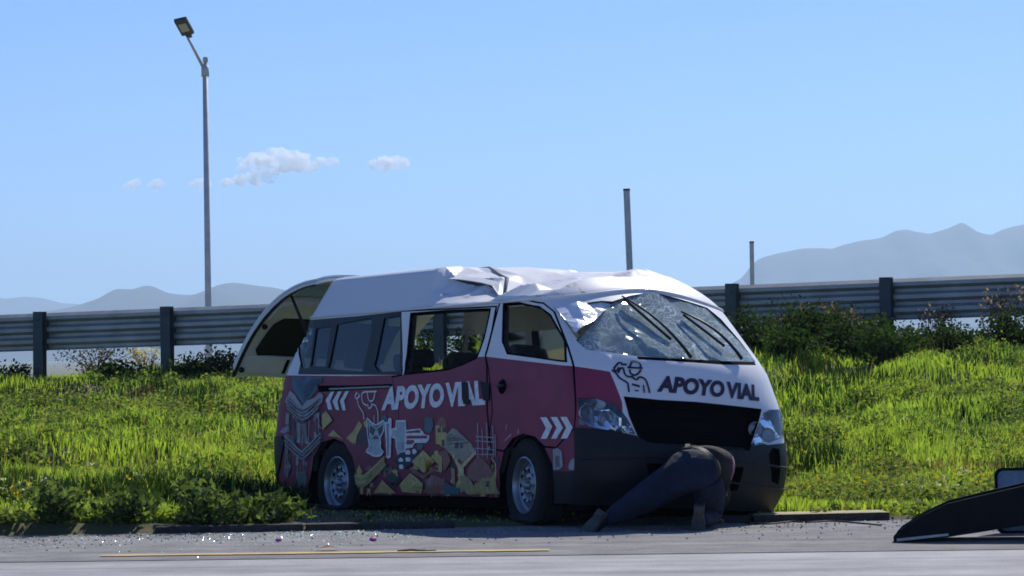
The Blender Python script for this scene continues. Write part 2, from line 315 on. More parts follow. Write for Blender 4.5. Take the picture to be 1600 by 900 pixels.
# ------------------------------------------------------------------ van skin
WREF, DREF = .93, .28
_e = np.sin(np.linspace(0, 1, 400)*np.pi/2)
_xi = DREF*(1-np.sqrt(np.maximum(0, 1-_e**2.15)))
_arc = np.concatenate([[0], np.cumsum(np.hypot(np.diff(_e*WREF), np.diff(_xi)))])
B = float(_arc[-1])
def w_of(z): return np.interp(z, [.18,.35,.6,.95,1.22,1.7,1.85], [.885,.915,.93,.93,.915,.85,.815])
def xf_of(z): return np.interp(z, [.18,.26,.36,.48,.62,.78,1.0,1.14,1.24,1.31,1.36,1.9], [3.84,3.91,3.975,4.0,4.0,3.97,3.94,3.905,3.87,3.815,3.765,3.14])
def D_of(z): return np.interp(z, [.18,.90,1.02,1.14,1.3,1.9], [.27,.29,.34,.40,.46,.42])
def xr_of(z): return np.interp(z, [.18,.4,.74,1.0,1.24,1.6,1.75,2.05], [-1.08,-1.17,-1.20,-1.17,-1.1,-.86,-.78,-.6])
def xc_of(z): return xf_of(z)-D_of(z)
def lift(v, z, off=0.0):
    """body skin: v = signed arc length from the nose centre (negative = passenger side), z = height"""
    v = np.asarray(v, float); z = np.asarray(z, float); a = np.abs(v); s = np.sign(v)
    xc = xc_of(z); eta = np.interp(a, _arc, _e); xi = np.interp(a, _arc, _xi)
    x = np.where(a <= B, xf_of(z)-xi*D_of(z)/DREF, xc-(a-B))
    # rear corner rounding
    q = np.clip((xr_of(z)+.16-x)/.16, 0, 1.0); rr = 1-.13*(1-np.sqrt(np.maximum(0, 1-q**2)))
    # slight bow of the flank
    bow = 1-.012*np.clip((x-1.2)/2.4, -1, 1)**2
    y = s*w_of(z)*eta*rr*bow
    x = x-off*np.where(a <= B, 0, 0)
    P = np.stack([x, y, z], -1)
    return P
def lift_off(v, z, off):
    e = 2e-3; P = lift(v, z); a = lift(v+e, z)-lift(v-e, z); b = lift(v, z+e)-lift(v, z-e)
    n = np.cross(a, b); n /= np.maximum(1e-9, np.linalg.norm(n, axis=-1, keepdims=True))
    return P+n*np.asarray(off)[..., None]
def v_of_x(x, z, s=-1): return s*(B+xc_of(z)-x)

REG = {'rear_band': [(-5.194, 1.249), (-5.034, 1.384), (-4.859, 1.711), (-4.553, 1.711), (-3.765, 1.711), (-3.037, 1.722), (-3.401, 1.203), (-4.29, 1.226)], 'pane1': [(-5.092, 1.316), (-5.019, 1.598), (-4.859, 1.666), (-4.611, 1.643), (-4.946, 1.305), (-5.034, 1.294)], 'pane2': [(-4.917, 1.316), (-4.582, 1.632), (-4.305, 1.643), (-4.655, 1.305)], 'pane3': [(-4.611, 1.294), (-4.188, 1.654), (-3.561, 1.688), (-3.663, 1.564), (-4.042, 1.249), (-4.276, 1.249)], 'pane4': [(-3.809, 1.294), (-3.357, 1.677), (-3.08, 1.688), (-3.43, 1.237), (-3.78, 1.237)], 'slide_window': [(-3.343, 1.215), (-2.891, 1.688), (-2.308, 1.688), (-1.681, 1.677), (-1.929, 1.474), (-2.162, 1.316), (-2.41, 1.271), (-2.657, 1.237)], 'front_window': [(-1.447, 1.711), (-1.243, 1.711), (-0.996, 1.666), (-0.952, 1.609), (-0.937, 1.406), (-0.981, 1.26), (-1.375, 1.305), (-1.695, 1.339), (-1.695, 1.418)], 'slide_gap': [(-3.037, 1.722), (-3.401, 1.203), (-3.576, 1.192), (-3.693, 0.245), (-2.206, 0.245), (-2.235, 0.91), (-2.016, 1.328), (-1.783, 1.508), (-1.564, 1.7)], 'door_gap': [(-2.016, 1.328), (-1.783, 1.508), (-1.491, 1.733), (-1.214, 1.756), (-0.952, 1.7), (-0.908, 1.632), (-0.923, 1.418), (-0.937, 1.215), (-0.981, 0.978), (-1.025, 0.764), (-1.302, 0.617), (-1.462, 0.628), (-1.579, 0.696), (-1.739, 0.719), (-1.899, 0.685), (-2.031, 0.595), (-2.264, 0.617)], 'rail': [(-4.873, 1.147), (-4.174, 1.136), (-3.605, 1.136), (-3.634, 1.102), (-4.188, 1.102), (-4.903, 1.091)], 'tear1': [(-2.497, 1.125), (-2.395, 1.125), (-2.468, 0.955), (-2.555, 0.955), (-2.541, 1.034)], 'tear2': [(-2.22, 1.125), (-2.089, 1.113), (-2.162, 0.978), (-2.249, 0.978)], 'headlight': [(-0.966, 0.978), (-0.821, 0.978), (-0.689, 0.933), (-0.617, 0.843), (-0.558, 0.73), (-0.762, 0.752), (-0.981, 0.786)], 'headlight_far': [(0.477, 0.685), (0.564, 0.831), (0.666, 0.944), (0.739, 0.944), (0.798, 0.899), (0.754, 0.719), (0.623, 0.707)], 'grille': [(-0.631, 1.001), (-0.354, 0.989), (-0.048, 0.989), (0.273, 0.978), (0.608, 0.967), (0.55, 0.854), (0.433, 0.651), (-0.048, 0.64), (-0.471, 0.674), (-0.544, 0.719), (-0.602, 0.865)], 'windshield': [(-0.821, 1.418), (-0.777, 1.35), (-0.471, 1.305), (-0.033, 1.305), (0.316, 1.316), (0.739, 1.339), (0.696, 1.508), (0.623, 1.666), (0.535, 1.756), (0.287, 1.801), (0.025, 1.835), (-0.223, 1.79), (-0.398, 1.733), (-0.617, 1.576)], 'crushed': [(-0.894, 1.666), (-0.777, 1.688), (-0.514, 1.733), (-0.398, 1.733), (-0.617, 1.576), (-0.821, 1.418), (-0.85, 1.429), (-0.864, 1.542)], 'cowl': [(-0.471, 1.305), (-0.033, 1.305), (0.316, 1.316), (0.739, 1.339), (0.725, 1.305), (0.287, 1.282), (-0.048, 1.282), (-0.471, 1.282)], 'maroon': [(-5.908, 1.26), (-4.29, 1.215), (-3.401, 1.203), (-2.657, 1.237), (-2.162, 1.316), (-2.016, 1.316), (-0.937, 1.215), (-0.704, 1.181), (-0.646, 0.955), (-0.66, 0.628), (-0.587, 0.2), (-6.2, 0.2)], 'front_bumper': [(-1.025, 0.764), (-0.762, 0.752), (-0.558, 0.719), (-0.471, 0.674), (-0.048, 0.64), (0.433, 0.651), (0.477, 0.685), (0.943, 0.73), (0.943, 0.2), (-1.36, 0.2), (-1.447, 0.448), (-1.2, 0.448), (-1.039, 0.448)], 'fog': [(0.637, 0.628), (0.696, 0.685), (0.783, 0.674), (0.798, 0.516), (0.798, 0.414), (0.696, 0.437)], 'fog_near': [(-0.894, 0.55), (-0.777, 0.595), (-0.704, 0.572), (-0.704, 0.392), (-0.806, 0.358), (-0.894, 0.414)], 'intake': [(-0.485, 0.527), (-0.048, 0.516), (0.375, 0.527), (0.346, 0.358), (-0.019, 0.335), (-0.442, 0.358)], 'rear_bumper': [(-6.171, 0.741), (-5.675, 0.73), (-5.631, 0.685), (-5.821, 0.29), (-6.142, 0.279)], 'arch_front': [(-2.031, 0.2), (-2.104, 0.448), (-2.031, 0.595), (-1.899, 0.685), (-1.739, 0.719), (-1.579, 0.696), (-1.462, 0.628), (-1.36, 0.504), (-1.302, 0.38), (-1.229, 0.2)], 'arch_rear': [(-5.165, 0.2), (-5.18, 0.335), (-5.121, 0.55), (-4.961, 0.674), (-4.757, 0.707), (-4.567, 0.674), (-4.436, 0.561), (-4.349, 0.392), (-4.217, 0.2)], 'handle': [(-2.001, 1.102), (-1.943, 1.125), (-1.87, 1.125), (-1.827, 1.102), (-1.856, 1.057), (-1.914, 1.034), (-1.987, 1.034), (-2.031, 1.057)]}
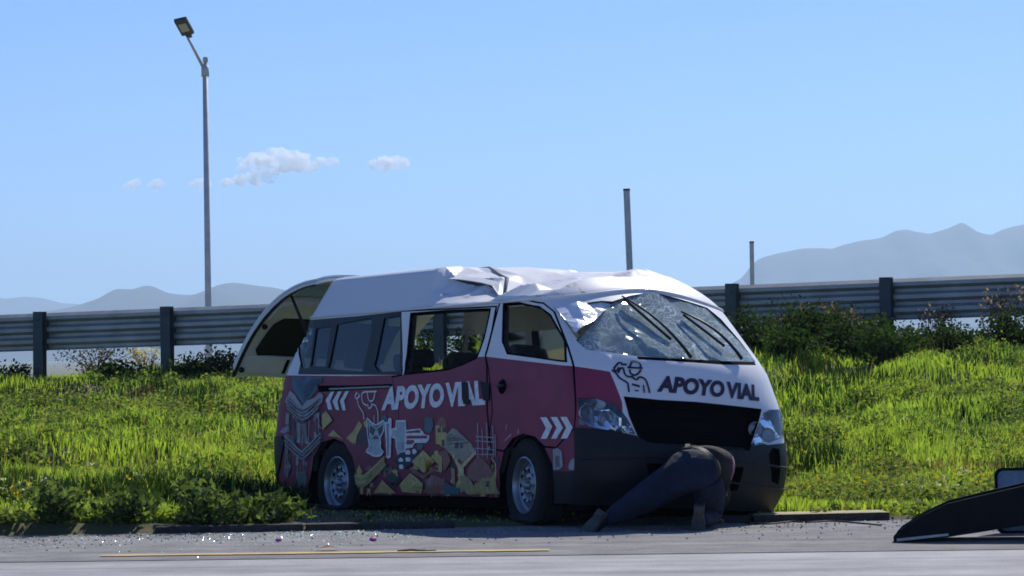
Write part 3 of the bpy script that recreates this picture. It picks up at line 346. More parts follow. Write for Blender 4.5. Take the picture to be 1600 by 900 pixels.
ART = [('gold', [(-2.73, 0.313), (-2.687, 0.38), (-2.599, 0.313)]), ('gold', [(-2.716, 0.414), (-2.643, 0.448), (-2.585, 0.414), (-2.643, 0.38)]), ('goldl', [(-2.643, 0.301), (-2.628, 0.324), (-2.585, 0.301), (-2.614, 0.279)]), ('olive', [(-3.095, 0.572), (-3.066, 0.572), (-3.066, 0.516), (-3.109, 0.516)]), ('rosy', [(-3.27, 0.29), (-3.211, 0.301), (-3.139, 0.29), (-3.197, 0.268)]), ('rose', [(-3.503, 0.38), (-3.474, 0.392), (-3.445, 0.38), (-3.474, 0.369)]), ('sand', [(-3.401, 0.55), (-3.343, 0.55), (-3.343, 0.482), (-3.401, 0.471)]), ('plum', [(-3.27, 0.516), (-3.197, 0.55), (-3.124, 0.516), (-3.197, 0.493)]), ('slate', [(-2.22, 0.403), (-2.162, 0.403), (-2.147, 0.335), (-2.206, 0.335)]), ('darkgreen', [(-3.722, 0.471), (-3.663, 0.471), (-3.649, 0.426), (-3.707, 0.426)]), ('teal2', [(-3.226, 0.414), (-3.197, 0.414), (-3.197, 0.358), (-3.211, 0.358)]), ('rosy', [(-3.649, 0.471), (-3.605, 0.493), (-3.561, 0.471), (-3.605, 0.437)]), ('gold', [(-2.934, 0.358), (-2.92, 0.392), (-2.876, 0.358), (-2.891, 0.324)]), ('gold', [(-2.206, 0.493), (-2.176, 0.493), (-2.176, 0.448), (-2.206, 0.448)]), ('gold', [(-3.124, 0.392), (-3.109, 0.414), (-3.08, 0.392), (-3.095, 0.38)]), ('goldl', [(-2.672, 0.301), (-2.643, 0.301), (-2.628, 0.268), (-2.657, 0.268)]), ('olive', [(-3.197, 0.471), (-3.153, 0.493), (-3.095, 0.471), (-3.139, 0.437)]), ('rosy', [(-2.745, 0.358), (-2.716, 0.358), (-2.701, 0.313), (-2.73, 0.313)]), ('rose', [(-2.235, 0.55), (-2.191, 0.572), (-2.162, 0.55), (-2.191, 0.527)]), ('sand', [(-3.139, 0.313), (-3.095, 0.313), (-3.08, 0.268), (-3.124, 0.268)]), ('plum', [(-3.211, 0.358), (-3.168, 0.358), (-3.153, 0.301), (-3.197, 0.301)]), ('slate', [(-2.147, 0.493), (-2.118, 0.561), (-2.089, 0.493)]), ('darkgreen', [(-2.249, 0.583), (-2.206, 0.583), (-2.206, 0.55), (-2.249, 0.55)]), ('teal2', [(-2.993, 0.448), (-2.964, 0.482), (-2.934, 0.448), (-2.964, 0.414)]), ('rosy', [(-2.453, 0.437), (-2.424, 0.516), (-2.381, 0.437)]), ('gold', [(-2.206, 0.403), (-2.162, 0.403), (-2.147, 0.369), (-2.206, 0.369)]), ('gold', [(-3.139, 0.538), (-3.095, 0.572), (-3.051, 0.538)]), ('gold', [(-2.322, 0.256), (-2.293, 0.301), (-2.235, 0.256)]), ('goldl', [(-3.241, 0.493), (-3.197, 0.527), (-3.139, 0.493), (-3.182, 0.459)]), ('olive', [(-3.08, 0.29), (-3.022, 0.301), (-2.993, 0.245), (-3.051, 0.234)]), ('rosy', [(-2.366, 0.493), (-2.308, 0.55), (-2.264, 0.493)]), ('rose', [(-2.381, 0.437), (-2.322, 0.493), (-2.249, 0.437)]), ('sand', [(-2.789, 0.538), (-2.745, 0.595), (-2.716, 0.538)]), ('plum', [(-3.27, 0.459), (-3.226, 0.459), (-3.211, 0.392), (-3.27, 0.392)]), ('slate', [(-2.191, 0.504), (-2.162, 0.504), (-2.162, 0.437), (-2.191, 0.437)]), ('darkgreen', [(-2.876, 0.471), (-2.818, 0.527), (-2.76, 0.471)]), ('teal2', [(-2.657, 0.301), (-2.643, 0.358), (-2.585, 0.301)]), ('rosy', [(-2.278, 0.437), (-2.206, 0.471), (-2.133, 0.437)]), ('gold', [(-3.022, 0.459), (-2.978, 0.482), (-2.934, 0.459), (-2.978, 0.448)]), ('gold', [(-3.459, 0.459), (-3.386, 0.482), (-3.314, 0.459), (-3.386, 0.448)]), ('gold', [(-2.541, 0.324), (-2.541, 0.38), (-2.483, 0.324)]), ('goldl', [(-2.847, 0.256), (-2.832, 0.313), (-2.774, 0.256)]), ('olive', [(-3.226, 0.234), (-3.226, 0.29), (-3.153, 0.234)]), ('rosy', [(-2.716, 0.504), (-2.657, 0.538), (-2.599, 0.504), (-2.657, 0.482)]), ('rose', [(-2.118, 0.279), (-2.104, 0.313), (-2.06, 0.279), (-2.074, 0.245)]), ('sand', [(-3.197, 0.538), (-3.182, 0.538), (-3.182, 0.504), (-3.211, 0.504)]), ('plum', [(-3.139, 0.347), (-3.124, 0.392), (-3.08, 0.347)]), ('slate', [(-2.278, 0.595), (-2.235, 0.595), (-2.249, 0.561), (-2.278, 0.561)]), ('darkgreen', [(-2.337, 0.335), (-2.308, 0.403), (-2.235, 0.335)]), ('teal2', [(-2.76, 0.527), (-2.716, 0.572), (-2.657, 0.527)]), ('rosy', [(-3.255, 0.448), (-3.226, 0.493), (-3.197, 0.448)]), ('gold', [(-2.701, 0.437), (-2.672, 0.493), (-2.628, 0.437)]), ('gold', [(-2.964, 0.504), (-2.934, 0.527), (-2.905, 0.504)]), ('goldl', [(-2.803, 0.358), (-2.789, 0.414), (-2.745, 0.358)]), ('olive', [(-3.124, 0.426), (-3.095, 0.459), (-3.051, 0.426)]), ('rosy', [(-3.08, 0.301), (-3.022, 0.301), (-2.993, 0.245), (-3.051, 0.245)]), ('rose', [(-2.526, 0.493), (-2.497, 0.493), (-2.497, 0.471), (-2.526, 0.471)]), ('sand', [(-2.964, 0.471), (-2.905, 0.504), (-2.862, 0.471)]), ('plum', [(-2.191, 0.516), (-2.162, 0.516), (-2.162, 0.482), (-2.191, 0.482)]), ('slate', [(-3.736, 0.403), (-3.693, 0.448), (-3.649, 0.414), (-3.693, 0.369)]), ('darkgreen', [(-3.328, 0.527), (-3.299, 0.527), (-3.299, 0.459), (-3.328, 0.459)]), ('teal2', [(-2.891, 0.234), (-2.862, 0.301), (-2.789, 0.234)]), ('rosy', [(-2.308, 0.55), (-2.264, 0.595), (-2.249, 0.55)]), ('gold', [(-3.182, 0.504), (-3.139, 0.504), (-3.139, 0.459), (-3.182, 0.459)]), ('gold', [(-2.599, 0.313), (-2.585, 0.335), (-2.541, 0.313)]), ('gold', [(-2.993, 0.29), (-2.934, 0.313), (-2.847, 0.29), (-2.905, 0.268)]), ('goldl', [(-3.022, 0.29), (-2.993, 0.358), (-2.92, 0.301)]), ('olive', [(-2.672, 0.29), (-2.628, 0.335), (-2.541, 0.29)]), ('rosy', [(-2.381, 0.516), (-2.337, 0.55), (-2.308, 0.516), (-2.337, 0.482)]), ('rose', [(-4.203, 0.448), (-4.13, 0.493), (-4.057, 0.448)]), ('sand', [(-3.765, 0.256), (-3.751, 0.301), (-3.693, 0.256)]), ('plum', [(-3.707, 0.245), (-3.663, 0.29), (-3.59, 0.245)]), ('slate', [(-3.809, 0.459), (-3.765, 0.493), (-3.722, 0.459), (-3.765, 0.426)]), ('darkgreen', [(-3.897, 0.504), (-3.853, 0.504), (-3.838, 0.426), (-3.897, 0.426)]), ('teal2', [(-3.911, 0.448), (-3.853, 0.482), (-3.78, 0.448)]), ('rosy', [(-3.824, 0.414), (-3.765, 0.482), (-3.678, 0.414)]), ('gold', [(-3.751, 0.437), (-3.693, 0.459), (-3.634, 0.437), (-3.693, 0.414)]), ('gold', [(-4.349, 0.392), (-4.305, 0.459), (-4.232, 0.392)]), ('gold', [(-4.349, 0.426), (-4.305, 0.493), (-4.232, 0.426)]), ('goldl', [(-4.261, 0.403), (-4.232, 0.403), (-4.217, 0.347), (-4.247, 0.347)]), ('olive', [(-4.101, 0.347), (-4.042, 0.347), (-4.028, 0.313), (-4.086, 0.313)]), ('rosy', [(-4.261, 0.301), (-4.232, 0.369), (-4.144, 0.301)]), ('rose', [(-3.97, 0.448), (-3.94, 0.448), (-3.926, 0.403), (-3.955, 0.403)]), ('sand', [(-4.013, 0.426), (-3.984, 0.471), (-3.926, 0.426)]), ('plum', [(-4.086, 0.426), (-4.072, 0.471), (-4.028, 0.426)]), ('slate', [(-3.897, 0.448), (-3.867, 0.482), (-3.838, 0.448), (-3.867, 0.426)]), ('darkgreen', [(-4.13, 0.358), (-4.057, 0.392), (-3.97, 0.358)]), ('teal2', [(-4.319, 0.335), (-4.29, 0.335), (-4.276, 0.301), (-4.305, 0.301)]), ('rosy', [(-3.882, 0.392), (-3.853, 0.459), (-3.809, 0.392)]), ('gold', [(-4.057, 0.426), (-3.999, 0.448), (-3.926, 0.426), (-3.984, 0.403)]), ('gold', [(-4.13, 0.301), (-4.072, 0.301), (-4.042, 0.234), (-4.101, 0.234)]), ('gold', [(-4.247, 0.324), (-4.188, 0.324), (-4.174, 0.256), (-4.217, 0.256)]), ('goldl', [(-3.678, 0.392), (-3.663, 0.437), (-3.62, 0.392), (-3.649, 0.358)]), ('olive', [(-3.838, 0.392), (-3.809, 0.403), (-3.78, 0.392), (-3.809, 0.369)]), ('grey', [(-5.5, 0.741), (-5.442, 0.73), (-5.457, 0.674), (-5.515, 0.674)]), ('silver', [(-5.384, 0.775), (-5.354, 0.775), (-5.354, 0.696), (-5.398, 0.696)]), ('slate', [(-5.005, 0.798), (-4.975, 0.798), (-4.975, 0.764), (-5.005, 0.764)]), ('plum', [(-5.165, 0.933), (-5.107, 0.933), (-5.136, 0.854), (-5.18, 0.865)]), ('lilac', [(-5.311, 0.719), (-5.282, 0.707), (-5.296, 0.64), (-5.311, 0.651)]), ('green', [(-5.121, 0.662), (-5.107, 0.651), (-5.107, 0.583), (-5.136, 0.583)]), ('grey', [(-5.398, 0.606), (-5.369, 0.595), (-5.369, 0.572), (-5.413, 0.572)]), ('silver', [(-5.617, 0.741), (-5.559, 0.741), (-5.573, 0.707), (-5.617, 0.707)]), ('slate', [(-5.092, 0.798), (-5.063, 0.798), (-5.063, 0.764), (-5.092, 0.764)]), ('plum', [(-4.932, 0.944), (-4.888, 0.933), (-4.917, 0.877), (-4.961, 0.888)]), ('lilac', [(-5.209, 0.685), (-5.15, 0.674), (-5.15, 0.606), (-5.209, 0.617)]), ('green', [(-5.15, 0.865), (-5.121, 0.854), (-5.121, 0.831), (-5.165, 0.831)]), ('grey', [(-4.975, 0.73), (-4.932, 0.73), (-4.932, 0.696), (-4.975, 0.696)]), ('silver', [(-5.457, 0.944), (-5.413, 0.944), (-5.427, 0.877), (-5.471, 0.888)]), ('slate', [(-5.442, 0.752), (-5.398, 0.752), (-5.413, 0.685), (-5.442, 0.696)]), ('plum', [(-5.471, 0.955), (-5.427, 0.955), (-5.457, 0.877), (-5.5, 0.888)]), ('lilac', [(-5.267, 0.516), (-5.223, 0.516), (-5.223, 0.482), (-5.267, 0.482)]), ('green', [(-5.063, 0.922), (-5.034, 0.91), (-5.048, 0.854), (-5.077, 0.854)]), ('grey', [(-5.209, 0.719), (-5.15, 0.719), (-5.165, 0.685), (-5.209, 0.685)]), ('silver', [(-5.077, 0.764), (-5.034, 0.752), (-5.034, 0.685), (-5.077, 0.696)]), ('slate', [(-4.99, 0.877), (-4.946, 0.865), (-4.946, 0.809), (-4.99, 0.809)]), ('plum', [(-5.5, 0.865), (-5.442, 0.854), (-5.442, 0.786), (-5.5, 0.798)]), ('lilac', [(-5.588, 0.493), (-5.559, 0.493), (-5.559, 0.459), (-5.588, 0.471)]), ('green', [(-5.15, 0.662), (-5.107, 0.662), (-5.121, 0.617), (-5.15, 0.628)]), ('grey', [(-5.354, 0.595), (-5.311, 0.595), (-5.325, 0.561), (-5.354, 0.561)]), ('silver', [(-5.631, 0.628), (-5.588, 0.617), (-5.588, 0.538), (-5.631, 0.55)]), ('slate', [(-4.961, 0.707), (-4.932, 0.696), (-4.946, 0.651), (-4.975, 0.651)]), ('plum', [(-5.092, 0.82), (-5.063, 0.82), (-5.063, 0.786), (-5.092, 0.798)]), ('lilac', [(-5.267, 0.752), (-5.223, 0.741), (-5.238, 0.674), (-5.282, 0.685)]), ('green', [(-4.99, 0.651), (-4.961, 0.651), (-4.961, 0.595), (-4.99, 0.606)]), ('grey', [(-5.471, 0.651), (-5.427, 0.64), (-5.427, 0.561), (-5.486, 0.572)]), ('silver', [(-5.019, 0.922), (-4.975, 0.91), (-4.975, 0.865), (-5.034, 0.877)]), ('slate', [(-5.063, 0.967), (-5.034, 0.967), (-5.063, 0.888), (-5.092, 0.888)]), ('plum', [(-5.486, 0.955), (-5.471, 0.944), (-5.486, 0.888), (-5.515, 0.888)]), ('lilac', [(-5.063, 0.944), (-5.034, 0.944), (-5.063, 0.888), (-5.077, 0.899)]), ('green', [(-5.573, 0.583), (-5.529, 0.583), (-5.529, 0.538), (-5.573, 0.538)]), ('grey', [(-5.413, 0.888), (-5.369, 0.888), (-5.369, 0.843), (-5.413, 0.854)]), ('silver', [(-5.617, 0.696), (-5.559, 0.696), (-5.573, 0.674), (-5.617, 0.674)]), ('slate', [(-5.573, 0.516), (-5.515, 0.504), (-5.515, 0.459), (-5.573, 0.459)]), ('plum', [(-5.457, 0.527), (-5.442, 0.516), (-5.442, 0.459), (-5.457, 0.471)]), ('teal', [(-5.296, 1.226), (-4.757, 1.215), (-4.8, 1.17), (-4.873, 1.158), (-4.903, 1.113), (-5.034, 1.057), (-5.136, 1.023), (-5.18, 0.989), (-5.223, 0.989), (-5.267, 1.034), (-5.34, 1.113), (-5.34, 1.17)]), ('silver', [(-5.398, 1.113), (-5.325, 1.079), (-5.296, 1.034), (-5.238, 0.978), (-5.136, 1.023), (-4.975, 1.046), (-4.859, 1.091), (-4.815, 1.057), (-4.873, 1.001), (-4.975, 0.967), (-5.034, 0.978), (-5.209, 0.922), (-5.252, 0.888), (-5.311, 0.922), (-5.398, 0.978), (-5.486, 0.978), (-5.544, 1.023), (-5.486, 1.057)]), ('grey', [(-5.442, 1.057), (-5.34, 0.989), (-5.252, 0.933), (-5.107, 0.978), (-4.932, 1.023), (-4.917, 1.012), (-5.107, 0.955), (-5.267, 0.899), (-5.354, 0.955), (-5.486, 1.034)]), ('grey', [(-5.384, 0.933), (-5.311, 0.933), (-5.267, 0.877), (-5.165, 0.933), (-5.107, 0.922), (-5.165, 0.877), (-5.267, 0.843), (-5.354, 0.877)]), ('silver', [(-5.325, 0.933), (-5.267, 0.877), (-5.15, 0.933), (-5.15, 0.91), (-5.267, 0.854), (-5.354, 0.922)]), ('silver', [(-5.384, 0.843), (-5.34, 0.843), (-5.267, 0.82), (-5.209, 0.843), (-5.209, 0.662), (-5.398, 0.674)]), ('grey', [(-5.311, 0.82), (-5.267, 0.82), (-5.238, 0.82), (-5.252, 0.674), (-5.325, 0.674)]), ('silver', [(-5.559, 0.922), (-5.515, 0.922), (-5.529, 0.831), (-5.588, 0.831)]), ('silver', [(-4.975, 0.922), (-4.946, 0.922), (-4.961, 0.82), (-4.932, 0.786), (-4.99, 0.798)]), ('lilac', [(-5.719, 0.764), (-5.646, 0.798), (-5.529, 0.82), (-5.529, 0.775), (-5.631, 0.752)]), ('grey', [(-5.602, 0.752), (-5.544, 0.752), (-5.427, 0.674), (-5.384, 0.617), (-5.296, 0.583), (-5.18, 0.662), (-4.961, 0.752), (-4.932, 0.741), (-5.15, 0.64), (-5.296, 0.561), (-5.384, 0.595), (-5.5, 0.651)]), ('silver', [(-5.602, 0.719), (-5.559, 0.719), (-5.34, 0.606), (-5.311, 0.606), (-4.946, 0.752), (-4.932, 0.741), (-5.311, 0.583), (-5.34, 0.583)]), ('grey', [(-5.617, 0.685), (-5.559, 0.662), (-5.559, 0.527), (-5.5, 0.482), (-5.559, 0.392), (-5.631, 0.414)]), ('silver', [(-5.413, 0.572), (-5.369, 0.572), (-5.369, 0.493), (-5.427, 0.482)]), ('silver', [(-5.296, 0.572), (-5.252, 0.572), (-5.267, 0.482), (-5.296, 0.482)]), ('green', [(-5.427, 0.426), (-5.238, 0.437), (-5.194, 0.313), (-5.369, 0.301)]), ('silver', [(-5.631, 0.482), (-5.559, 0.493), (-5.529, 0.471), (-5.602, 0.448)]), ('white', [(-4.669, 1.091), (-4.611, 1.091), (-4.728, 1.012), (-4.713, 0.944), (-4.786, 0.944), (-4.8, 1.023)]), ('white', [(-4.538, 1.091), (-4.48, 1.091), (-4.596, 1.012), (-4.596, 0.933), (-4.655, 0.944), (-4.684, 1.012)]), ('white', [(-4.407, 1.091), (-4.349, 1.091), (-4.48, 1.012), (-4.48, 0.933), (-4.538, 0.933), (-4.553, 1.012)]), ('gold', [(-4.917, 0.899), (-4.83, 0.933), (-4.728, 0.854), (-4.917, 0.775)]), ('gold', [(-4.83, 0.73), (-4.728, 0.775), (-4.567, 0.696), (-4.669, 0.719), (-4.757, 0.719)]), ('gold', [(-4.509, 0.707), (-4.378, 0.764), (-4.276, 0.843), (-4.217, 0.809), (-4.319, 0.73), (-4.349, 0.662), (-4.407, 0.662)]), ('gold', [(-4.203, 0.831), (-4.144, 0.854), (-4.115, 0.809), (-4.144, 0.786), (-4.188, 0.798)]), ('plum', [(-4.217, 0.798), (-4.13, 0.786), (-4.13, 0.719), (-4.13, 0.651), (-4.334, 0.651), (-4.305, 0.719)]), ('pale', [(-4.115, 0.843), (-3.984, 0.786), (-3.853, 0.843), (-3.867, 0.764), (-3.94, 0.696), (-3.955, 0.651), (-4.101, 0.651), (-4.115, 0.741)]), ('teal', [(-3.897, 0.865), (-3.838, 0.888), (-3.795, 0.865), (-3.824, 0.809), (-3.882, 0.843)]), ('slate', [(-4.086, 0.809), (-3.999, 0.775), (-4.042, 0.719), (-4.101, 0.752)]), ('slate', [(-3.867, 0.809), (-3.97, 0.775), (-3.94, 0.719), (-3.882, 0.752)]), ('slate', [(-4.072, 0.696), (-3.999, 0.73), (-3.94, 0.696), (-3.999, 0.685)]), ('pale', [(-4.115, 0.696), (-3.911, 0.696), (-3.926, 0.628), (-3.867, 0.595), (-3.94, 0.561), (-4.042, 0.561), (-4.174, 0.595), (-4.115, 0.628)]), ('white', [(-3.78, 0.854), (-3.751, 0.865), (-3.722, 0.854), (-3.751, 0.651), (-3.809, 0.651)]), ('white', [(-3.838, 0.831), (-3.736, 0.831), (-3.765, 0.55), (-3.809, 0.538), (-3.838, 0.55)]), ('lilac', [(-3.809, 0.82), (-3.765, 0.82), (-3.795, 0.572), (-3.824, 0.561)]), ('white', [(-3.649, 0.843), (-3.488, 0.843), (-3.488, 0.764), (-3.27, 0.775), (-3.211, 0.741), (-3.211, 0.73), (-3.124, 0.719), (-3.139, 0.685), (-3.182, 0.662), (-3.372, 0.662), (-3.372, 0.651), (-3.678, 0.651), (-3.678, 0.696), (-3.736, 0.707), (-3.736, 0.775), (-3.663, 0.786)]), ('white', [(-3.649, 0.831), (-3.488, 0.82), (-3.503, 0.707), (-3.372, 0.674), (-3.401, 0.628), (-3.518, 0.617), (-3.532, 0.55), (-3.59, 0.538), (-3.649, 0.572), (-3.678, 0.64)]), ('pale', [(-3.62, 0.831), (-3.503, 0.831), (-3.532, 0.651), (-3.649, 0.651), (-3.649, 0.707), (-3.722, 0.719), (-3.707, 0.764), (-3.634, 0.764)]), ('pale', [(-3.634, 0.831), (-3.518, 0.82), (-3.547, 0.572), (-3.59, 0.561), (-3.634, 0.583), (-3.663, 0.64)]), ('maroon_art', [(-3.488, 0.752), (-3.27, 0.764), (-3.255, 0.741), (-3.488, 0.741)]), ('maroon_art', [(-3.488, 0.719), (-3.153, 0.719), (-3.168, 0.696), (-3.488, 0.696)]), ('maroon_art', [(-3.488, 0.685), (-3.372, 0.685), (-3.372, 0.662), (-3.503, 0.662)]), ('maroon_art', [(-3.503, 0.662), (-3.401, 0.662), (-3.401, 0.651), (-3.503, 0.651)]), ('teal2', [(-3.182, 0.854), (-3.153, 0.865), (-3.066, 0.854), (-3.051, 0.798), (-3.095, 0.741), (-3.153, 0.741), (-3.197, 0.764)]), ('teal2', [(-3.328, 0.651), (-3.27, 0.662), (-3.226, 0.64), (-3.27, 0.606), (-3.328, 0.606)]), ('navy', [(-3.722, 0.527), (-3.605, 0.583), (-3.328, 0.617), (-3.299, 0.583), (-3.43, 0.493), (-3.518, 0.459), (-3.605, 0.459)]), ('white', [(-3.43, 0.583), (-3.445, 0.572), (-3.474, 0.572), (-3.503, 0.572), (-3.518, 0.583), (-3.503, 0.606), (-3.474, 0.606), (-3.445, 0.606)]), ('white', [(-3.328, 0.595), (-3.343, 0.583), (-3.372, 0.572), (-3.401, 0.583), (-3.401, 0.595), (-3.401, 0.606), (-3.372, 0.617), (-3.343, 0.606)]), ('white', [(-3.43, 0.538), (-3.445, 0.516), (-3.474, 0.516), (-3.503, 0.516), (-3.518, 0.538), (-3.503, 0.55), (-3.474, 0.55), (-3.445, 0.55)]), ('white', [(-3.547, 0.527), (-3.561, 0.516), (-3.59, 0.516), (-3.62, 0.516), (-3.634, 0.527), (-3.62, 0.538), (-3.59, 0.55), (-3.561, 0.538)]), ('white', [(-3.547, 0.471), (-3.547, 0.459), (-3.576, 0.459), (-3.605, 0.459), (-3.62, 0.471), (-3.62, 0.493), (-3.59, 0.493), (-3.561, 0.493)]), ('gold', [(-3.416, 0.516), (-3.226, 0.606), (-3.051, 0.516), (-3.211, 0.426)]), ('rosy', [(-3.416, 0.471), (-3.226, 0.414), (-3.037, 0.471), (-3.037, 0.448), (-3.211, 0.38), (-3.416, 0.437)]), ('gold', [(-3.59, 0.335), (-3.43, 0.426), (-3.211, 0.347), (-3.211, 0.268), (-3.518, 0.279)]), ('darkgreen', [(-3.853, 0.38), (-3.736, 0.437), (-3.576, 0.38), (-3.649, 0.313)]), ('gold', [(-3.984, 0.268), (-3.882, 0.369), (-3.62, 0.268)]), ('gold', [(-4.378, 0.426), (-4.276, 0.403), (-4.188, 0.414), (-3.867, 0.561), (-3.853, 0.561), (-4.159, 0.392), (-4.261, 0.369), (-4.363, 0.403)]), ('olive', [(-4.363, 0.403), (-4.261, 0.38), (-4.174, 0.392), (-3.867, 0.55), (-3.853, 0.538), (-4.144, 0.369), (-4.261, 0.358), (-4.349, 0.38)]), ('gold', [(-4.349, 0.38), (-4.261, 0.358), (-4.174, 0.369), (-3.882, 0.527), (-3.853, 0.516), (-4.144, 0.347), (-4.247, 0.335), (-4.334, 0.358)]), ('olive', [(-4.334, 0.358), (-4.247, 0.335), (-4.174, 0.347), (-3.882, 0.516), (-3.824, 0.493), (-4.13, 0.324), (-4.247, 0.313), (-4.319, 0.335)]), ('rosy', [(-3.007, 0.798), (-2.993, 0.831), (-2.92, 0.865), (-2.862, 0.843), (-2.847, 0.786), (-2.862, 0.73), (-3.007, 0.741)]), ('gold', [(-3.022, 0.798), (-2.964, 0.798), (-2.964, 0.741), (-2.934, 0.696), (-2.92, 0.651), (-3.037, 0.651)]), ('goldl', [(-2.934, 0.786), (-2.92, 0.786), (-2.934, 0.696), (-2.862, 0.719), (-2.862, 0.696), (-2.949, 0.662), (-3.007, 0.696), (-3.007, 0.719), (-2.949, 0.696)]), ('slate', [(-2.993, 0.775), (-2.964, 0.775), (-2.964, 0.73), (-2.993, 0.73)]), ('slate', [(-2.905, 0.775), (-2.862, 0.775), (-2.876, 0.73), (-2.905, 0.73)]), ('sand', [(-2.862, 0.719), (-2.76, 0.775), (-2.701, 0.764), (-2.468, 0.64), (-2.876, 0.651)]), ('sand', [(-2.891, 0.719), (-2.701, 0.752), (-2.41, 0.595), (-2.526, 0.561), (-2.614, 0.516), (-2.774, 0.55), (-2.905, 0.628)]), ('goldl', [(-2.701, 0.527), (-2.657, 0.493), (-2.439, 0.595), (-2.41, 0.583), (-2.614, 0.471), (-2.57, 0.335), (-2.657, 0.335), (-2.701, 0.471), (-2.803, 0.583), (-2.774, 0.595)]), ('slate', [(-2.73, 0.662), (-2.672, 0.662), (-2.687, 0.617), (-2.745, 0.617)]), ('slate', [(-2.657, 0.662), (-2.614, 0.651), (-2.614, 0.617), (-2.657, 0.617)]), ('gold', [(-3.022, 0.741), (-2.847, 0.741), (-2.862, 0.696), (-2.905, 0.628), (-2.934, 0.628), (-3.007, 0.662)]), ('slate', [(-2.934, 0.685), (-2.891, 0.685), (-2.891, 0.64), (-2.934, 0.628)]), ('gold', [(-3.051, 0.595), (-3.007, 0.606), (-2.934, 0.55), (-2.934, 0.437), (-2.978, 0.437), (-2.993, 0.493), (-3.051, 0.527)]), ('rose', [(-3.007, 0.583), (-2.862, 0.606), (-2.803, 0.527), (-2.847, 0.482), (-2.905, 0.437), (-2.934, 0.55)]), ('rose', [(-2.541, 0.471), (-2.381, 0.561), (-2.22, 0.482), (-2.162, 0.426), (-2.293, 0.369), (-2.453, 0.369), (-2.541, 0.403)]), ('olive', [(-2.803, 0.471), (-2.745, 0.459), (-2.716, 0.347), (-2.76, 0.347)]), ('olive', [(-2.657, 0.414), (-2.541, 0.403), (-2.424, 0.335), (-2.322, 0.392), (-2.133, 0.403), (-2.074, 0.313), (-2.016, 0.279), (-2.483, 0.268), (-2.643, 0.324)]), ('gold', [(-2.308, 0.403), (-2.162, 0.448), (-2.133, 0.459), (-2.118, 0.347), (-2.264, 0.335)]), ('rosy', [(-3.182, 0.369), (-3.051, 0.414), (-2.876, 0.369), (-2.862, 0.301), (-2.949, 0.268), (-3.153, 0.279)]), ('teal2', [(-2.891, 0.369), (-2.774, 0.335), (-2.628, 0.313), (-2.614, 0.268), (-2.862, 0.268)]), ('slate', [(-2.264, 0.369), (-2.206, 0.369), (-2.206, 0.324), (-2.249, 0.335)]), ('silver2', [(-1.797, 0.764), (-1.783, 0.752), (-1.797, 0.719), (-1.812, 0.73)]), ('white', [(-1.477, 0.843), (-1.389, 0.843), (-1.316, 0.775), (-1.404, 0.685), (-1.491, 0.685), (-1.404, 0.764)]), ('white', [(-1.331, 0.843), (-1.243, 0.843), (-1.171, 0.764), (-1.273, 0.685), (-1.345, 0.685), (-1.258, 0.764)]), ('white', [(-1.2, 0.843), (-1.112, 0.843), (-1.039, 0.764), (-1.127, 0.685), (-1.214, 0.685), (-1.127, 0.764)]), ('silver', [(-1.331, 0.606), (-1.273, 0.617), (-1.214, 0.595), (-1.2, 0.482), (-1.258, 0.459), (-1.331, 0.459)]), ('grey', [(-1.302, 0.561), (-1.243, 0.561), (-1.243, 0.482), (-1.302, 0.471)]), ('silver', [(-1.127, 0.482), (-1.098, 0.527), (-1.025, 0.55), (-1.025, 0.459), (-1.112, 0.459)])]
